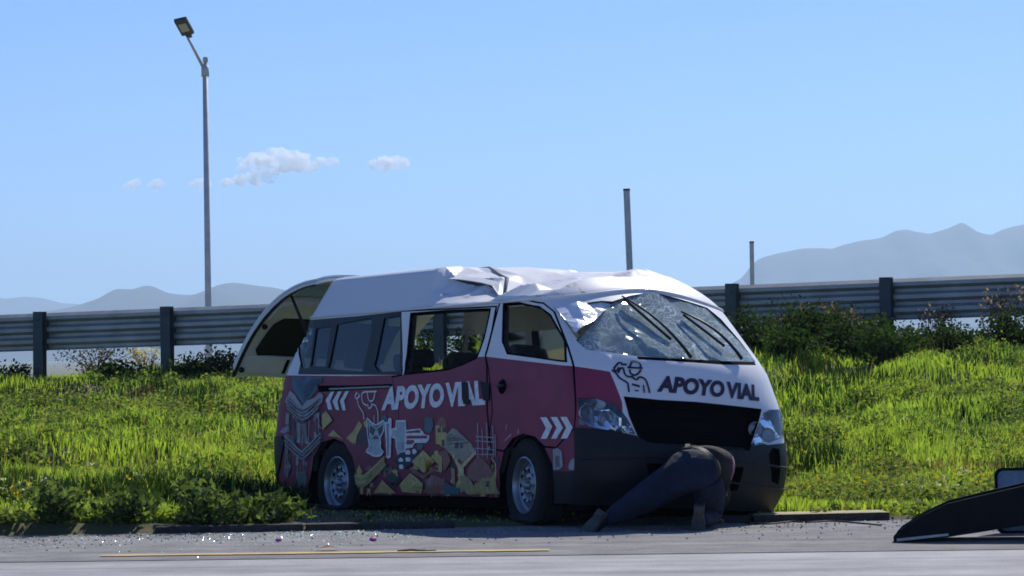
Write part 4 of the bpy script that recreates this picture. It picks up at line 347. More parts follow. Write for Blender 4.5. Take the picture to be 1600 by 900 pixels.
LINES = [('silver2', 0.01, [(-5.5, 1.057), (-5.252, 0.933), (-4.859, 1.046)]), ('silver2', 0.01, [(-5.515, 1.023), (-5.267, 0.899), (-4.888, 1.023)]), ('silver2', 0.01, [(-5.515, 0.989), (-5.267, 0.877), (-4.917, 0.989)]), ('silver2', 0.01, [(-5.515, 0.967), (-5.267, 0.843), (-4.932, 0.967)]), ('slate', 0.008, [(-5.5, 1.034), (-5.252, 0.922), (-4.888, 1.034)]), ('slate', 0.008, [(-5.5, 1.012), (-5.267, 0.888), (-4.917, 1.012)]), ('slate', 0.008, [(-5.5, 0.978), (-5.267, 0.854), (-4.946, 0.978)]), ('slate', 0.008, [(-5.5, 0.944), (-5.267, 0.831), (-4.961, 0.944)]), ('slate', 0.008, [(-5.413, 0.854), (-5.442, 0.674)]), ('silver2', 0.008, [(-5.369, 0.843), (-5.384, 0.674)]), ('slate', 0.008, [(-5.311, 0.854), (-5.325, 0.674)]), ('silver2', 0.008, [(-5.252, 0.843), (-5.282, 0.674)]), ('slate', 0.008, [(-5.209, 0.854), (-5.223, 0.674)]), ('silver2', 0.008, [(-5.15, 0.843), (-5.18, 0.662)]), ('silver2', 0.008, [(-5.544, 0.922), (-5.559, 0.764)]), ('silver2', 0.008, [(-5.5, 0.922), (-5.515, 0.764)]), ('silver2', 0.008, [(-5.019, 0.91), (-5.034, 0.752)]), ('silver2', 0.008, [(-4.961, 0.91), (-4.975, 0.752)]), ('silver2', 0.009, [(-5.602, 0.73), (-5.325, 0.606), (-5.267, 0.606), (-4.946, 0.752)]), ('silver2', 0.009, [(-5.617, 0.696), (-5.325, 0.572), (-5.267, 0.572), (-4.946, 0.719)]), ('silver2', 0.009, [(-5.617, 0.662), (-5.325, 0.538), (-5.267, 0.538), (-4.961, 0.685)]), ('slate', 0.007, [(-5.617, 0.707), (-5.325, 0.583), (-5.267, 0.583), (-4.946, 0.741)]), ('slate', 0.007, [(-5.617, 0.685), (-5.325, 0.55), (-5.267, 0.55), (-4.946, 0.707)]), ('slate', 0.007, [(-5.617, 0.651), (-5.325, 0.527), (-5.267, 0.527), (-4.961, 0.674)]), ('grey', 0.008, [(-5.602, 0.572), (-5.588, 0.38)]), ('silver2', 0.008, [(-5.573, 0.572), (-5.559, 0.38)]), ('grey', 0.008, [(-5.471, 0.572), (-5.457, 0.38)]), ('silver2', 0.008, [(-5.384, 0.572), (-5.384, 0.38)]), ('grey', 0.008, [(-5.34, 0.572), (-5.325, 0.38)]), ('grey', 0.008, [(-5.267, 0.572), (-5.267, 0.38)]), ('grey', 0.008, [(-5.238, 0.572), (-5.223, 0.38)]), ('teal2', 0.008, [(-5.267, 1.215), (-5.194, 1.023)]), ('navy', 0.006, [(-4.786, 1.203), (-5.18, 1.023)]), ('teal2', 0.008, [(-5.238, 1.215), (-5.165, 1.057)]), ('navy', 0.006, [(-4.815, 1.203), (-5.15, 1.057)]), ('teal2', 0.008, [(-5.209, 1.215), (-5.165, 1.079)]), ('navy', 0.006, [(-4.844, 1.203), (-5.15, 1.079)]), ('teal2', 0.008, [(-5.18, 1.215), (-5.136, 1.113)]), ('navy', 0.006, [(-4.873, 1.203), (-5.136, 1.102)]), ('teal2', 0.008, [(-5.15, 1.215), (-5.121, 1.136)]), ('navy', 0.006, [(-4.903, 1.215), (-5.107, 1.136)]), ('goldl', 0.007, [(-2.832, 0.73), (-2.832, 0.662)]), ('goldl', 0.007, [(-2.774, 0.707), (-2.774, 0.662)]), ('goldl', 0.007, [(-2.701, 0.685), (-2.716, 0.662)]), ('goldl', 0.007, [(-2.643, 0.662), (-2.643, 0.662)]), ('slate', 0.006, [(-2.847, 0.707), (-2.76, 0.73)]), ('slate', 0.006, [(-2.847, 0.696), (-2.701, 0.707)]), ('slate', 0.006, [(-2.847, 0.685), (-2.643, 0.696)]), ('slate', 0.006, [(-2.847, 0.674), (-2.585, 0.685)]), ('slate', 0.006, [(-2.847, 0.651), (-2.526, 0.662)]), ('goldl', 0.007, [(-2.643, 0.369), (-2.585, 0.279)]), ('goldl', 0.007, [(-2.555, 0.358), (-2.497, 0.279)]), ('goldl', 0.007, [(-2.483, 0.369), (-2.424, 0.279)]), ('goldl', 0.007, [(-2.41, 0.358), (-2.351, 0.279)]), ('goldl', 0.007, [(-2.337, 0.369), (-2.278, 0.279)]), ('goldl', 0.007, [(-2.249, 0.358), (-2.191, 0.279)]), ('rosy', 0.007, [(-2.832, 0.55), (-2.774, 0.583)]), ('rosy', 0.007, [(-2.76, 0.527), (-2.716, 0.561)]), ('rosy', 0.007, [(-2.701, 0.516), (-2.657, 0.55)]), ('rosy', 0.007, [(-2.643, 0.493), (-2.599, 0.527)]), ('rosy', 0.007, [(-2.585, 0.482), (-2.526, 0.516)]), ('silver2', 0.006, [(-3.182, 0.403), (-3.139, 0.335)]), ('silver2', 0.006, [(-3.124, 0.392), (-3.095, 0.335)]), ('silver2', 0.006, [(-3.08, 0.392), (-3.051, 0.335)]), ('silver2', 0.006, [(-3.037, 0.403), (-2.993, 0.335)]), ('silver2', 0.006, [(-2.978, 0.392), (-2.949, 0.335)]), ('silver2', 0.006, [(-2.934, 0.392), (-2.905, 0.335)]), ('goldl', 0.006, [(-3.037, 0.583), (-2.934, 0.561)]), ('goldl', 0.006, [(-3.037, 0.55), (-2.949, 0.527)]), ('goldl', 0.006, [(-3.037, 0.516), (-2.949, 0.493)]), ('goldl', 0.006, [(-3.037, 0.482), (-2.949, 0.471)]), ('goldl', 0.006, [(-3.037, 0.448), (-2.934, 0.437)]), ('gold', 0.007, [(-2.497, 0.324), (-2.439, 0.279)]), ('gold', 0.007, [(-2.439, 0.335), (-2.381, 0.279)]), ('gold', 0.007, [(-2.381, 0.347), (-2.322, 0.279)]), ('gold', 0.007, [(-2.322, 0.347), (-2.249, 0.279)]), ('plum', 0.008, [(-3.328, 0.335), (-3.386, 0.29)]), ('plum', 0.008, [(-3.27, 0.324), (-3.343, 0.29)]), ('plum', 0.008, [(-3.226, 0.324), (-3.284, 0.279)]), ('olive', 0.006, [(-3.503, 0.358), (-3.43, 0.403), (-3.328, 0.358)]), ('olive', 0.006, [(-3.926, 0.301), (-3.853, 0.335), (-3.751, 0.301)]), ('olive', 0.006, [(-3.314, 0.516), (-3.226, 0.55), (-3.139, 0.516)]), ('white', 0.012, [(-4.217, 1.079), (-4.276, 1.046), (-4.261, 1.023), (-4.188, 1.046), (-4.203, 1.068)]), ('white', 0.012, [(-4.247, 1.023), (-4.247, 0.967), (-4.188, 0.91), (-4.188, 0.854)]), ('white', 0.012, [(-4.101, 1.079), (-4.159, 1.057), (-4.174, 0.989), (-4.101, 0.967)]), ('white', 0.012, [(-4.101, 1.079), (-3.882, 1.079)]), ('white', 0.012, [(-4.042, 1.079), (-4.057, 1.023), (-4.042, 1.001), (-3.999, 1.001), (-3.955, 1.023), (-3.911, 1.079)]), ('white', 0.012, [(-4.086, 0.978), (-4.086, 0.944), (-4.057, 0.944), (-4.013, 0.967), (-4.028, 0.978), (-3.955, 0.967), (-3.94, 0.922), (-3.955, 0.82)]), ('white', 0.008, [(-4.013, 0.888), (-4.013, 0.809)]), ('white', 0.014, [(-4.13, 0.865), (-3.984, 0.798), (-3.838, 0.854), (-3.853, 0.764), (-3.926, 0.707), (-3.94, 0.651)]), ('white', 0.014, [(-4.13, 0.854), (-4.13, 0.741), (-4.115, 0.651)]), ('white', 0.014, [(-4.101, 0.662), (-4.115, 0.628), (-4.174, 0.595), (-4.115, 0.583), (-4.042, 0.561), (-3.94, 0.561), (-3.882, 0.583), (-3.926, 0.628), (-3.911, 0.674)]), ('silver2', 0.012, [(-2.366, 0.809), (-2.395, 0.55)]), ('silver2', 0.012, [(-2.308, 0.764), (-2.322, 0.55)]), ('silver2', 0.012, [(-2.235, 0.809), (-2.249, 0.538)]), ('silver2', 0.012, [(-2.162, 0.786), (-2.176, 0.55)]), ('silver2', 0.012, [(-2.133, 0.719), (-2.147, 0.55)]), ('silver2', 0.008, [(-2.41, 0.707), (-2.118, 0.696)]), ('silver2', 0.008, [(-2.41, 0.674), (-2.133, 0.662)]), ('silver2', 0.008, [(-2.424, 0.617), (-2.133, 0.606)]), ('silver2', 0.008, [(-2.424, 0.572), (-2.133, 0.572)]), ('silver2', 0.014, [(-2.249, 0.606), (-2.206, 0.628)]), ('silver2', 0.012, [(-1.958, 0.798), (-1.972, 0.752)]), ('silver2', 0.012, [(-2.001, 0.674), (-1.899, 0.719)]), ('goldl', 0.014, [(-2.206, 0.538), (-2.147, 0.504), (-2.147, 0.426)]), ('ink', 0.014, [(-0.602, 1.249), (-0.631, 1.249), (-0.675, 1.203), (-0.66, 1.181), (-0.631, 1.215)]), ('ink', 0.014, [(-0.689, 1.192), (-0.66, 1.17), (-0.646, 1.136), (-0.587, 1.102), (-0.587, 1.079), (-0.587, 1.034)]), ('ink', 0.014, [(-0.646, 1.17), (-0.631, 1.203), (-0.602, 1.215), (-0.602, 1.17), (-0.587, 1.147), (-0.544, 1.147)]), ('ink', 0.014, [(-0.617, 1.237), (-0.573, 1.237)]), ('ink', 0.014, [(-0.573, 1.215), (-0.456, 1.215)]), ('ink', 0.014, [(-0.558, 1.215), (-0.529, 1.26), (-0.5, 1.26), (-0.471, 1.249), (-0.471, 1.215)]), ('ink', 0.014, [(-0.558, 1.203), (-0.558, 1.17), (-0.529, 1.158), (-0.5, 1.17), (-0.471, 1.203)]), ('ink', 0.014, [(-0.544, 1.158), (-0.544, 1.136), (-0.514, 1.125), (-0.5, 1.147), (-0.471, 1.147), (-0.442, 1.125), (-0.427, 1.034)]), ('ink', 0.012, [(-0.471, 1.091), (-0.471, 1.034)]), ('ink', 0.016, [(-0.558, 1.091), (-0.5, 1.079)]), ('ink', 0.01, [(-0.544, 1.046), (-0.514, 1.046)])]
TXT = {'side': [(-3.882, 0.922), (-2.235, 0.944), (-3.722, 1.113), (-2.162, 1.136)], 'front': [(-0.369, 1.046), (0.593, 1.023), (-0.325, 1.17), (0.623, 1.147)]}

van = empty('van'); VM = Matrix(((0.5155994, 0.8555441, 0.0469196, -0.7101184), (-0.8565583, 0.5132845, 0.0533561, 27.1813096), (0.0215654, -0.0676997, 0.9974726, -0.1669564), (0, 0, 0, 1)))
van.matrix_world = VM
VMI = np.array(VM.inverted())
def to_van(p): return (VMI @ np.array([*p, 1.]))[:3]
tag(van, 'crashed white and maroon roadside assistance van with caved in roof and raised tailgate', 'van')
REG['headlight_far'] = [(.465,.687),(.545,.828),(.63,.941),(.72,.968),(.97,.985),(.965,.79),(.77,.745),(.6,.705)]
REG['windshield'] = [(-.856,1.413),(-.819,1.341),(-.478,1.308),(-.037,1.307),(.296,1.311),(.641,1.326),(.76,1.335),(.74,1.5),(.68,1.66),(.585,1.745),(.272,1.798),(.022,1.833),(-.226,1.788),(-.411,1.736),(-.645,1.574)]
def ztop(v): return 1.735+.112*smooth(0, 1, 1-np.abs(v)/(B+.05))
def zbot(v): return np.where(np.abs(v) < B+.35, .215, .248)
mir = lambda P: [(-a, b) for a, b in P]
def xz(P, s=1): return [(float(v_of_x(x, z, s)), z) for x, z in P]
FARW = [xz(subdiv(P, .1)) for P in ([(-.98,1.30),(-.80,1.70),(-.56,1.70),(-.56,1.28)], [(-.44,1.28),(-.42,1.71),(.06,1.71),(.10,1.68),(.10,1.28)], [(.20,1.28),(.20,1.68),(.24,1.715),(.98,1.715),(.98,1.26)], [(1.12,1.25),(1.12,1.70),(2.28,1.70),(2.28,1.25)], [(2.5,1.30),(2.5,1.69),(2.98,1.69),(3.12,1.62),(3.42,1.27)])]
# outline of the unrolled skin
zz = np.linspace(.248, 1.735, 40)
Lend = -(B+xc_of(zz)-xr_of(zz)); 
vb = np.linspace(Lend[0], -Lend[0], 160); vt = np.linspace(Lend[-1], -Lend[-1], 160)
outline = [(v, float(zbot(v))) for v in vb]+[(-a, b) for a, b in zip(Lend, zz)][1:-1]+[(v, float(ztop(v))) for v in vt[::-1]]+[(a, b) for a, b in zip(Lend, zz)][::-1][1:-1]
HOLES = ['slide_window', 'front_window', 'arch_front', 'arch_rear']
loops = [outline]
for k, P in REG.items(): loops.append(subdiv(P, .05))
loops.append(subdiv(mir(REG['arch_front']), .05)); loops.append(subdiv(mir(REG['arch_rear']), .05)); loops.append(subdiv(mir(REG['maroon']), .06))
for P in FARW: loops.append(P)
def offset_poly(P, d):
    P = np.array(P); n = len(P); out = []
    for i in range(n):
        a = P[i]-P[i-1]; b = P[(i+1) % n]-P[i]; na = np.array([a[1], -a[0]])/max(1e-6, np.hypot(*a)); nb = np.array([b[1], -b[0]])/max(1e-6, np.hypot(*b))
        m = na+nb; m /= max(1e-6, np.hypot(*m)); out.append(tuple(P[i]+m*d/max(.4, m @ na)))
    return out
GAPS = ['slide_gap', 'door_gap']
for g in GAPS:
    S_ = subdiv(REG[g], .05)
    loops.append(offset_poly(S_, .007)); loops.append(offset_poly(S_, -.007))
rimW = {}
for g in ('slide_window', 'front_window', 'windshield'):
    rimW[g] = offset_poly(subdiv(REG[g], .05), -.015 if g != 'windshield' else -.016)
    a0 = np.array(rimW[g]); a1 = np.array(REG[g])
    if np.ptp(a0[:, 0]) < np.ptp(a1[:, 0]): rimW[g] = offset_poly(subdiv(REG[g], .05), .015 if g != 'windshield' else .016)
    loops.append(rimW[g])
gx, gz = np.meshgrid(np.arange(-6, 6, .065), np.arange(.27, 1.83, .065)); gp = np.stack([gx.ravel(), gz.ravel()], -1)
gp = gp[pin(outline, gp)]
TV, TT = cdt(loops, gp)
ctr = TV[TT].mean(1); ok = pin(outline, ctr); TT = TT[ok]; ctr = ctr[ok]
def seg_dist(P, poly):
    d = np.full(len(P), 9.); n = len(poly)
    for i in range(n):
        a = np.array(poly[i]); b = np.array(poly[(i+1) % n]); ab = b-a; t = np.clip(((P-a) @ ab)/max(1e-9, ab @ ab), 0, 1); d = np.minimum(d, np.hypot(*(P-(a+t[:, None]*ab)).T))
    return d
I = {k: pin(P, ctr) for k, P in REG.items()}
hole = I['slide_window'] | I['front_window'] | I['arch_front'] | I['arch_rear'] | pin(mir(REG['arch_front']), ctr) | pin(mir(REG['arch_rear']), ctr)
farw = np.zeros(len(ctr), int)
for i, P in enumerate(FARW): farw[pin(P, ctr)] = i+1
pane = np.zeros(len(ctr), int)
for i in range(4): pane[I['pane%d' % (i+1)]] = i+1
gap = np.zeros(len(ctr), bool)
for g in GAPS: gap |= seg_dist(ctr, subdiv(REG[g], .3)) < .0068
gap &= ~hole
maroon = (I['maroon'] | (pin(mir(REG['maroon']), ctr) & (ctr[:, 0] > B*.95))) & (ctr[:, 1] < 1.34)
mir_b = (ctr[:, 0] > 0) & (np.abs(ctr[:, 0]) > .75)
bumper = (I['front_bumper'] | ((ctr[:, 0] > .42) & (ctr[:, 0] < B+.33) & (ctr[:, 1] < .70))) & (ctr[:, 1] < .80)
rbump = (I['rear_bumper'] | ((ctr[:, 0] > B+4.55) & (ctr[:, 1] < .72)))
rim = np.zeros(len(ctr), bool)
for g in ('slide_window', 'front_window'): rim |= pin(rimW[g], ctr) & ~I[g]
rim &= ctr[:, 1] < ztop(ctr[:, 0])-.004
# ---- parts of the skin: name, mask, offset, material picker
def skin(name, mask, off, mats, mi, parent=van, wall=None, sharp=35, jit=None):
    T = TT[mask]
    if len(T) == 0: return None
    used, inv = np.unique(T, return_inverse=True); T2 = inv.reshape(-1, 3); P2 = TV[used]
    offs = np.full(len(P2), off) if jit is None else off+jit(P2)
    V = lift_off(P2[:, 0], P2[:, 1], offs); V = np.asarray(V)
    F = [tuple(t) for t in T2]; M_ = list(np.asarray(mi)[mask]) if np.ndim(mi) else [mi]*len(F)
    if wall is not None:
        cnt = {}
        for t in T2:
            for a, b in ((t[0], t[1]), (t[1], t[2]), (t[2], t[0])): cnt[(a, b)] = cnt.get((a, b), 0)+1
        be = [(a, b) for (a, b) in cnt if (b, a) not in cnt]
        V0 = lift_off(P2[:, 0], P2[:, 1], np.full(len(P2), wall[0])); n0 = len(V); V = np.concatenate([V, V0])
        for a, b in be: F.append((b, a, a+n0, b+n0)); M_.append(wall[1])
    return mk(name, V, F, mats, parent, True, M_, sharp)
base = ~hole & (pane == 0) & (farw == 0)
isws = I['windshield']; iscr = I['crushed'] & ~isws
ishl = I['headlight']; ishf = I['headlight_far']; isgr = I['grille']; iscw = I['cowl'] & ~isws
front = base & ~isws & ~iscr & ~ishl & ~ishf & ~isgr & ~bumper & ~rbump
pm = np.zeros(len(ctr), int)                       # 0 white 1 maroon 2 black 3 band
pm[maroon] = 1; pm[I['rear_band']] = 3; pm[rim | I['rail'] | I['tear1'] | I['tear2'] | iscw | gap] = 2
door = front & I['door_gap'] & ~I['slide_gap']; slide = front & I['slide_gap']
shell = front & ~door & ~slide
PM = ['white_paint', 'maroon_paint', 'black_gap', 'black_window']
body = skin('body_shell', shell, 0, PM, pm, wall=(-.012, 2))
fd = skin('front_door', door, .0, PM, pm, wall=(-.03, 2)); tag(fd, 'white and maroon front passenger door with its window glass gone')
sdoor = skin('sliding_door', slide, .004, PM, pm, wall=(-.03, 2)); tag(sdoor, 'maroon sliding side door with empty window and torn lettering')
skin('bumper', base & bumper & ~I['fog'] & ~I['intake'] & ~isgr & ~ishl & ~ishf, .012, ['bumper_plastic', 'black_gap'], 0, wall=(-.05, 1))
for k_, nm_ in (('fog', 'fog_lamp_recess'), ('intake', 'air_intake')): skin(nm_, base & I[k_] & bumper, -.035, ['black_gap', 'bumper_plastic'], 0, wall=(.010, 0))
for sg_ in (-1, 1): skin('rear_bumper', base & rbump & (ctr[:, 0]*sg_ > 0), .015, ['bumper_plastic', 'black_gap'], 0, wall=(-.03, 1))
skin('grille_opening', base & isgr, -.10, ['black_gap', 'bumper_plastic'], 0, wall=(.004, 0))
for zq in (.70, .78, .86, .93):                    # bars left in the broken grille
    vv = np.linspace(-.46, .40, 14); MB().tube(lift_off(vv, np.full(14, zq), np.full(14, -.075)), .011, 6).build('grille_bar', 'black_gap', van, True)
vv = np.linspace(-.50, .42, 14); MB().tube(lift_off(vv, np.full(14, .655), np.full(14, -.05)), .028, 8).build('crash_beam', 'bracket_steel', van, True)
for zq_, o_ in ((.56, .014), (.40, .016)):                 # moulded lines across the bumper
    vv = np.linspace(-.98, .98, 40); MB().tube(lift_off(vv, np.full(40, zq_)+.02*np.cos(vv*3), np.full(40, o_)), .008, 6).build('bumper_moulding', 'bumper_plastic', van, True)
wsj = lambda P: .030*(vnoise(P[:, 0]+9, P[:, 1], 5.0, 8)-.5)+.018*(vnoise(P[:, 0]+3, P[:, 1], 11.0, 9)-.5)
skin('windshield', isws, -.006, 'shattered_glass', 0, jit=wsj)
crj = lambda P: .09-.09*np.clip((P[:, 1]-1.45)/.27, 0, 1)+.07*(vnoise(P[:, 0]+9, P[:, 1], 7.0, 18)-.5)+.04*(vnoise(P[:, 0]+3, P[:, 1], 16.0, 19)-.5)
o = skin('torn_windshield_edge', iscr, .0, 'silver_foil', 0, jit=crj, sharp=12); tag(o, 'bright silvery crumpled edge of the broken windshield')
for i in range(4): skin('side_window', pane == i+1, -.010, 'tinted_glass', 0)
for i in range(len(FARW)): skin('side_window', farw == i+1, -.012, 'far_glass', 0)
# headlights: reflector bowl, lens, bulbs
for msk, lab, c_ in ((ishl, 'headlight', (-.86, .86)), (ishf, 'headlight', (.62, .80))):
    h = skin('headlight', base & msk, .006, 'lamp_lens', 0)
    rj = lambda P, z_=c_[1]: np.minimum(.03, -.42*(P[:, 1]-z_))+.020*np.cos(P[:, 0]*38)*np.cos(P[:, 1]*44)
    skin('reflector', base & msk, -.05, ['chrome', 'steel_rim'], 0, parent=h, wall=(.0, 1), jit=rj, sharp=20)
    for dv in (-.07, .08):
        p = lift_off(np.array([c_[0]+dv]), np.array([c_[1]-dv*.25]), np.array([-.03]))[0]; b = MB()
        b.lathe([(.001,.012),(.03,.006),(.048,.0),(.055,.02),(.06,.0)], 20, axis='x', c=p); b.build('bulb_ring', 'steel_rim', h, True)
# inner trim behind the skin
lin = base & ~isws & ~iscr & (ctr[:, 1] > .42) & ~((np.abs(ctr[:, 0]) < B+.02) & (ctr[:, 1] < 1.24))
skin('interior_trim', lin, -.05, ['trim_beige', 'dash_grey'], ((np.abs(ctr[:, 0]) < B*.93) | (ctr[:, 1] < 1.0)).astype(int), wall=(-.008, 1))
# door handle, recess
h = empty('door_handle', parent=fd)
vh, zh = np.array(REG['handle']).mean(0); P = lift_off(np.array([vh]), np.array([zh]), np.array([.004]))[0]
b = MB(); b.lathe([(.001, .012), (.03, .010), (.052, .004), (.058, -.006)], 20, axis='y', c=P); b.V = [(v[0]*1.0, 2*P[1]-v[1], v[2]) for v in b.V]; b.build('handle_recess', 'black_gap', fd, True)
bpy.data.objects.remove(h)
b = MB().box((P[0]+.005, P[1]-.018, P[2]+.006), (.10, .016, .022), bev=.006); b.build('handle', 'bumper_plastic', fd, True)
# sliding rail lip, torn flaps
rl = np.array(REG['rail']); vv = np.linspace(rl[1][0]-.5, rl[2][0]-.04, 20)
MB().tube(lift_off(vv, np.full(20, 1.112), np.full(20, .008)), .010, 6).build('door_rail', 'steel_rim', van, True)
# drip rail
vt2 = np.concatenate([np.linspace(Lend[-1]+.05, -B, 60), np.linspace(-B, B, 40)[1:], np.linspace(B, -Lend[-1]-.05, 60)[1:]])
MB().tube(lift_off(vt2, ztop(vt2)-.004, np.full(len(vt2), .004)), .011, 6).build('drip_rail', 'white_paint', van, True)
# ------------------------------------------------------------------ roof cap, caved in
vr = np.concatenate([np.linspace(Lend[-1], -B, 110), np.linspace(-B, B, 90)[1:], np.linspace(B, -Lend[-1], 110)[1:]])
ring = lift(vr, ztop(vr)); n_r = 60
rr_ = np.linspace(0, 1, n_r); spx = np.clip(ring[:, 0], -.62, 2.35)
fw = smooth(2.2, 3.1, ring[:, 0])                 # forehead over the windshield is a gentler curve
HC = .365
V = np.zeros((len(vr), n_r, 3))
for j, r_ in enumerate(rr_):
    px_ = ring[:, 0]+(spx-ring[:, 0])*r_; py_ = ring[:, 1]*(1-r_)
    e = 1-r_; f_side = float(np.interp(r_, [0,.06,.115,.14,.17,.22,.40,1], [0,.42,.78,.865,.905,.93,.97,1])); f_fr = (1-e**2.2)**.85
    V[:, j] = np.stack([px_, py_, ring[:, 2]+(HC-(ring[:, 2]-1.735)*1.0)*(f_side*(1-fw)+f_fr*fw)], -1)
rear_lean = smooth(.1, -.7, V[..., 0]); V[..., 0] += .20*rear_lean*np.clip((V[..., 2]-1.735)/.38, 0, 1)
DENT = [(1.22,-.73),(1.16,-.78),(1.02,-.852),(1.5,-.856),(2.1,-.858),(2.7,-.857),(2.98,-.853),(3.04,-.70),(3.02,-.45),(3.06,-.12),(3.02,.18),(2.82,.45),(2.5,.70),(1.95,.76),(1.5,.52),(1.28,.05),(1.22,-.45)]
VF = V.reshape(-1, 3).copy()
def orig(x, y): return float(VF[np.argmin((VF[:, 0]-x)**2+(VF[:, 1]-y)**2), 2])
CT = [(x, y, 1.742 if y < -.85 else orig(x, y)) for x, y in subdiv(DENT, .09)]
CT += [(1.25,-.80,1.86),(1.33,-.64,1.945),(1.6,-.59,1.905),(1.9,-.57,1.862),(2.10,-.62,1.80),(1.33,-.615,1.995),(1.6,-.565,1.972),(1.9,-.545,1.925),(2.10,-.59,1.815),
 (1.45,-.76,1.82),(1.7,-.75,1.80),(1.95,-.75,1.785),(1.4,-.3,2.085),(1.8,-.28,2.01),(2.1,-.32,1.90),(1.5,0,2.10),(2.0,0,2.02),(2.0,.4,2.07),(1.6,.3,2.10),(2.4,-.12,1.965),(2.45,.25,2.02),(2.4,.5,2.08),
 (2.17,-.76,1.765),(2.2,-.5,1.815),(2.42,-.81,1.80),(2.55,-.74,1.865),(2.72,-.71,1.875),(2.86,-.76,1.81),(2.5,-.62,1.83),(2.7,-.58,1.835),(2.62,-.42,1.90),(2.75,-.28,1.92),(2.92,-.58,1.80),(2.9,-.35,1.875),(2.4,-.40,1.855),(2.75,-.02,1.985),(2.92,.02,1.955),(2.88,-.12,1.915),(2.80,.16,2.035),(2.93,.2,1.985),(2.66,.34,2.04),(2.6,.12,1.99)]
kn = list(CT)
ex = [(rng.uniform(1.3, 2.9), rng.uniform(-.5, .45)) for k in range(26)]
ez = interp_lin(kn, np.array([c[0] for c in ex]), np.array([c[1] for c in ex]))
CT += [(a_, b_, float(z_)+rng.normal(0, .013)) for (a_, b_), z_ in zip(ex, ez) if z_ > 1]
ind = pin(DENT, V.reshape(-1, 3)[:, :2]).reshape(V.shape[:2])
zn = interp_lin(CT, V[..., 0], V[..., 1]); ind &= (zn > 1.5)
V[..., 2] = np.where(ind, np.minimum(V[..., 2]+.01, np.maximum(zn, 1.738)), V[..., 2])
F = [(i*n_r+j, (i+1)*n_r+j, (i+1)*n_r+j+1, i*n_r+j+1) for i in range(len(vr)-1) for j in range(n_r-1)]
roof = mk('roof', V.reshape(-1, 3), F, ['scuffed_paint'], van, True, None, 11); tag(roof, 'white roof crumpled and caved in above the sliding door')
Vi = V.copy(); Vi[..., 2] -= .05; Vi[..., 1] *= .96
mk('headliner', Vi.reshape(-1, 3), [f[::-1] for f in F], 'trim_beige', roof, True)
# folded lip and torn roof bow in the dent
def roofz(x, y):
    i = np.argmin((V[..., 0]-x)**2+(V[..., 1]-y)**2); return V.reshape(-1, 3)[i]
bow = [roofz(x, y) for x, y in ((1.10,-.28),(1.35,-.30),(1.65,-.38),(1.9,-.46),(2.10,-.60))]
MB().tube([(p[0], p[1], p[2]+.006) for p in bow], [.002,.006,.010,.014,.012], 8).build('roof_bow', 'trim_grey', roof, True)
lo_ = [(1.30,-.655,1.950),(1.45,-.63,1.925),(1.6,-.605,1.905),(1.75,-.60,1.885),(1.9,-.585,1.862),(2.08,-.63,1.805)]
up_ = [(1.30,-.66,1.978),(1.45,-.645,1.968),(1.6,-.62,1.950),(1.75,-.612,1.930),(1.9,-.60,1.902),(2.08,-.645,1.818)]
bk_ = [(1.30,-.60,2.003),(1.45,-.58,1.992),(1.6,-.55,1.980),(1.75,-.545,1.958),(1.9,-.53,1.932),(2.08,-.58,1.822)]
q_ = len(lo_); fb = MB(); fb.add(up_+bk_, [(i, i+1, q_+i+1, q_+i) for i in range(q_-1)]); fb.add([(x, y-.004, z-.004) for x, y, z in up_]+bk_, [(i+q_, i+q_+1, i+1, i) for i in range(q_-1)]); fb.build('roof_fold', 'white_paint', roof)
fb = MB(); fb.add([(x, y+.022, z) for x, y, z in lo_]+[(x, y+.022, z) for x, y, z in up_], [(i, i+1, q_+i+1, q_+i) for i in range(q_-1)]); fb.build('roof_fold_shade', 'dash_grey', roof)  # dark strip on the step face stands in for shade under the fold
# ------------------------------------------------------------------ lettering and mural
def ribbon(P, wd):
    P = np.array(P, float); n = len(P); T = np.gradient(P, axis=0); T /= np.maximum(1e-6, np.linalg.norm(T, axis=1, keepdims=True)); N = np.stack([-T[:, 1], T[:, 0]], -1)
    return [tuple(p) for p in P+N*wd/2]+[tuple(p) for p in (P-N*wd/2)[::-1]]
def soft(P, k=3):
    P = np.array(P, float)
    if len(P) < 3: return P
    t = np.arange(len(P)); s = np.linspace(0, len(P)-1, (len(P)-1)*k+1); Q = np.stack([np.interp(s, t, P[:, i]) for i in (0, 1)], -1)
    Q[1:-1] = (Q[:-2]+2*Q[1:-1]+Q[2:])/4; return Q
def decals(name, polys, parent, off0, label=None, clip=None):
    Vs = []; Fs = []; mi = []; ml = []; boxes = []
    for m_, P in polys:
        P = np.array(P); bb = (*P.min(0), *P.max(0)); lay = 0
        for (b2, l2) in boxes:
            if bb[0] < b2[2] and b2[0] < bb[2] and bb[1] < b2[3] and b2[1] < bb[3]: lay = max(lay, l2+1)
        lay = min(lay, 9); boxes.append((bb, lay))
        L = subdiv([tuple(p) for p in P], .06); gx, gz = np.meshgrid(np.arange(bb[0]+.04, bb[2], .08), np.arange(bb[1]+.04, bb[3], .08)); q = np.stack([gx.ravel(), gz.ravel()], -1)
        q = q[pin(L, q)] if len(q) else q
        V_, T_ = cdt([L], q)
        if len(T_) == 0: continue
        c_ = V_[T_].mean(1); T_ = T_[pin(L, c_)]
        if clip is not None and len(T_): T_ = T_[clip(V_[T_].mean(1))]
        if len(T_) == 0: continue
        W_ = lift_off(V_[:, 0], V_[:, 1], np.full(len(V_), off0+.0011*lay)); b = len(Vs); Vs += W_.tolist(); Fs += [tuple(t+b) for t in T_]
        mm = 'vinyl_'+m_
        if mm not in ml: ml.append(mm)
        mi += [ml.index(mm)]*len(T_)
    o = mk(name, Vs, Fs, ml, parent, True, mi)
    if label: tag(o, label)
    return o
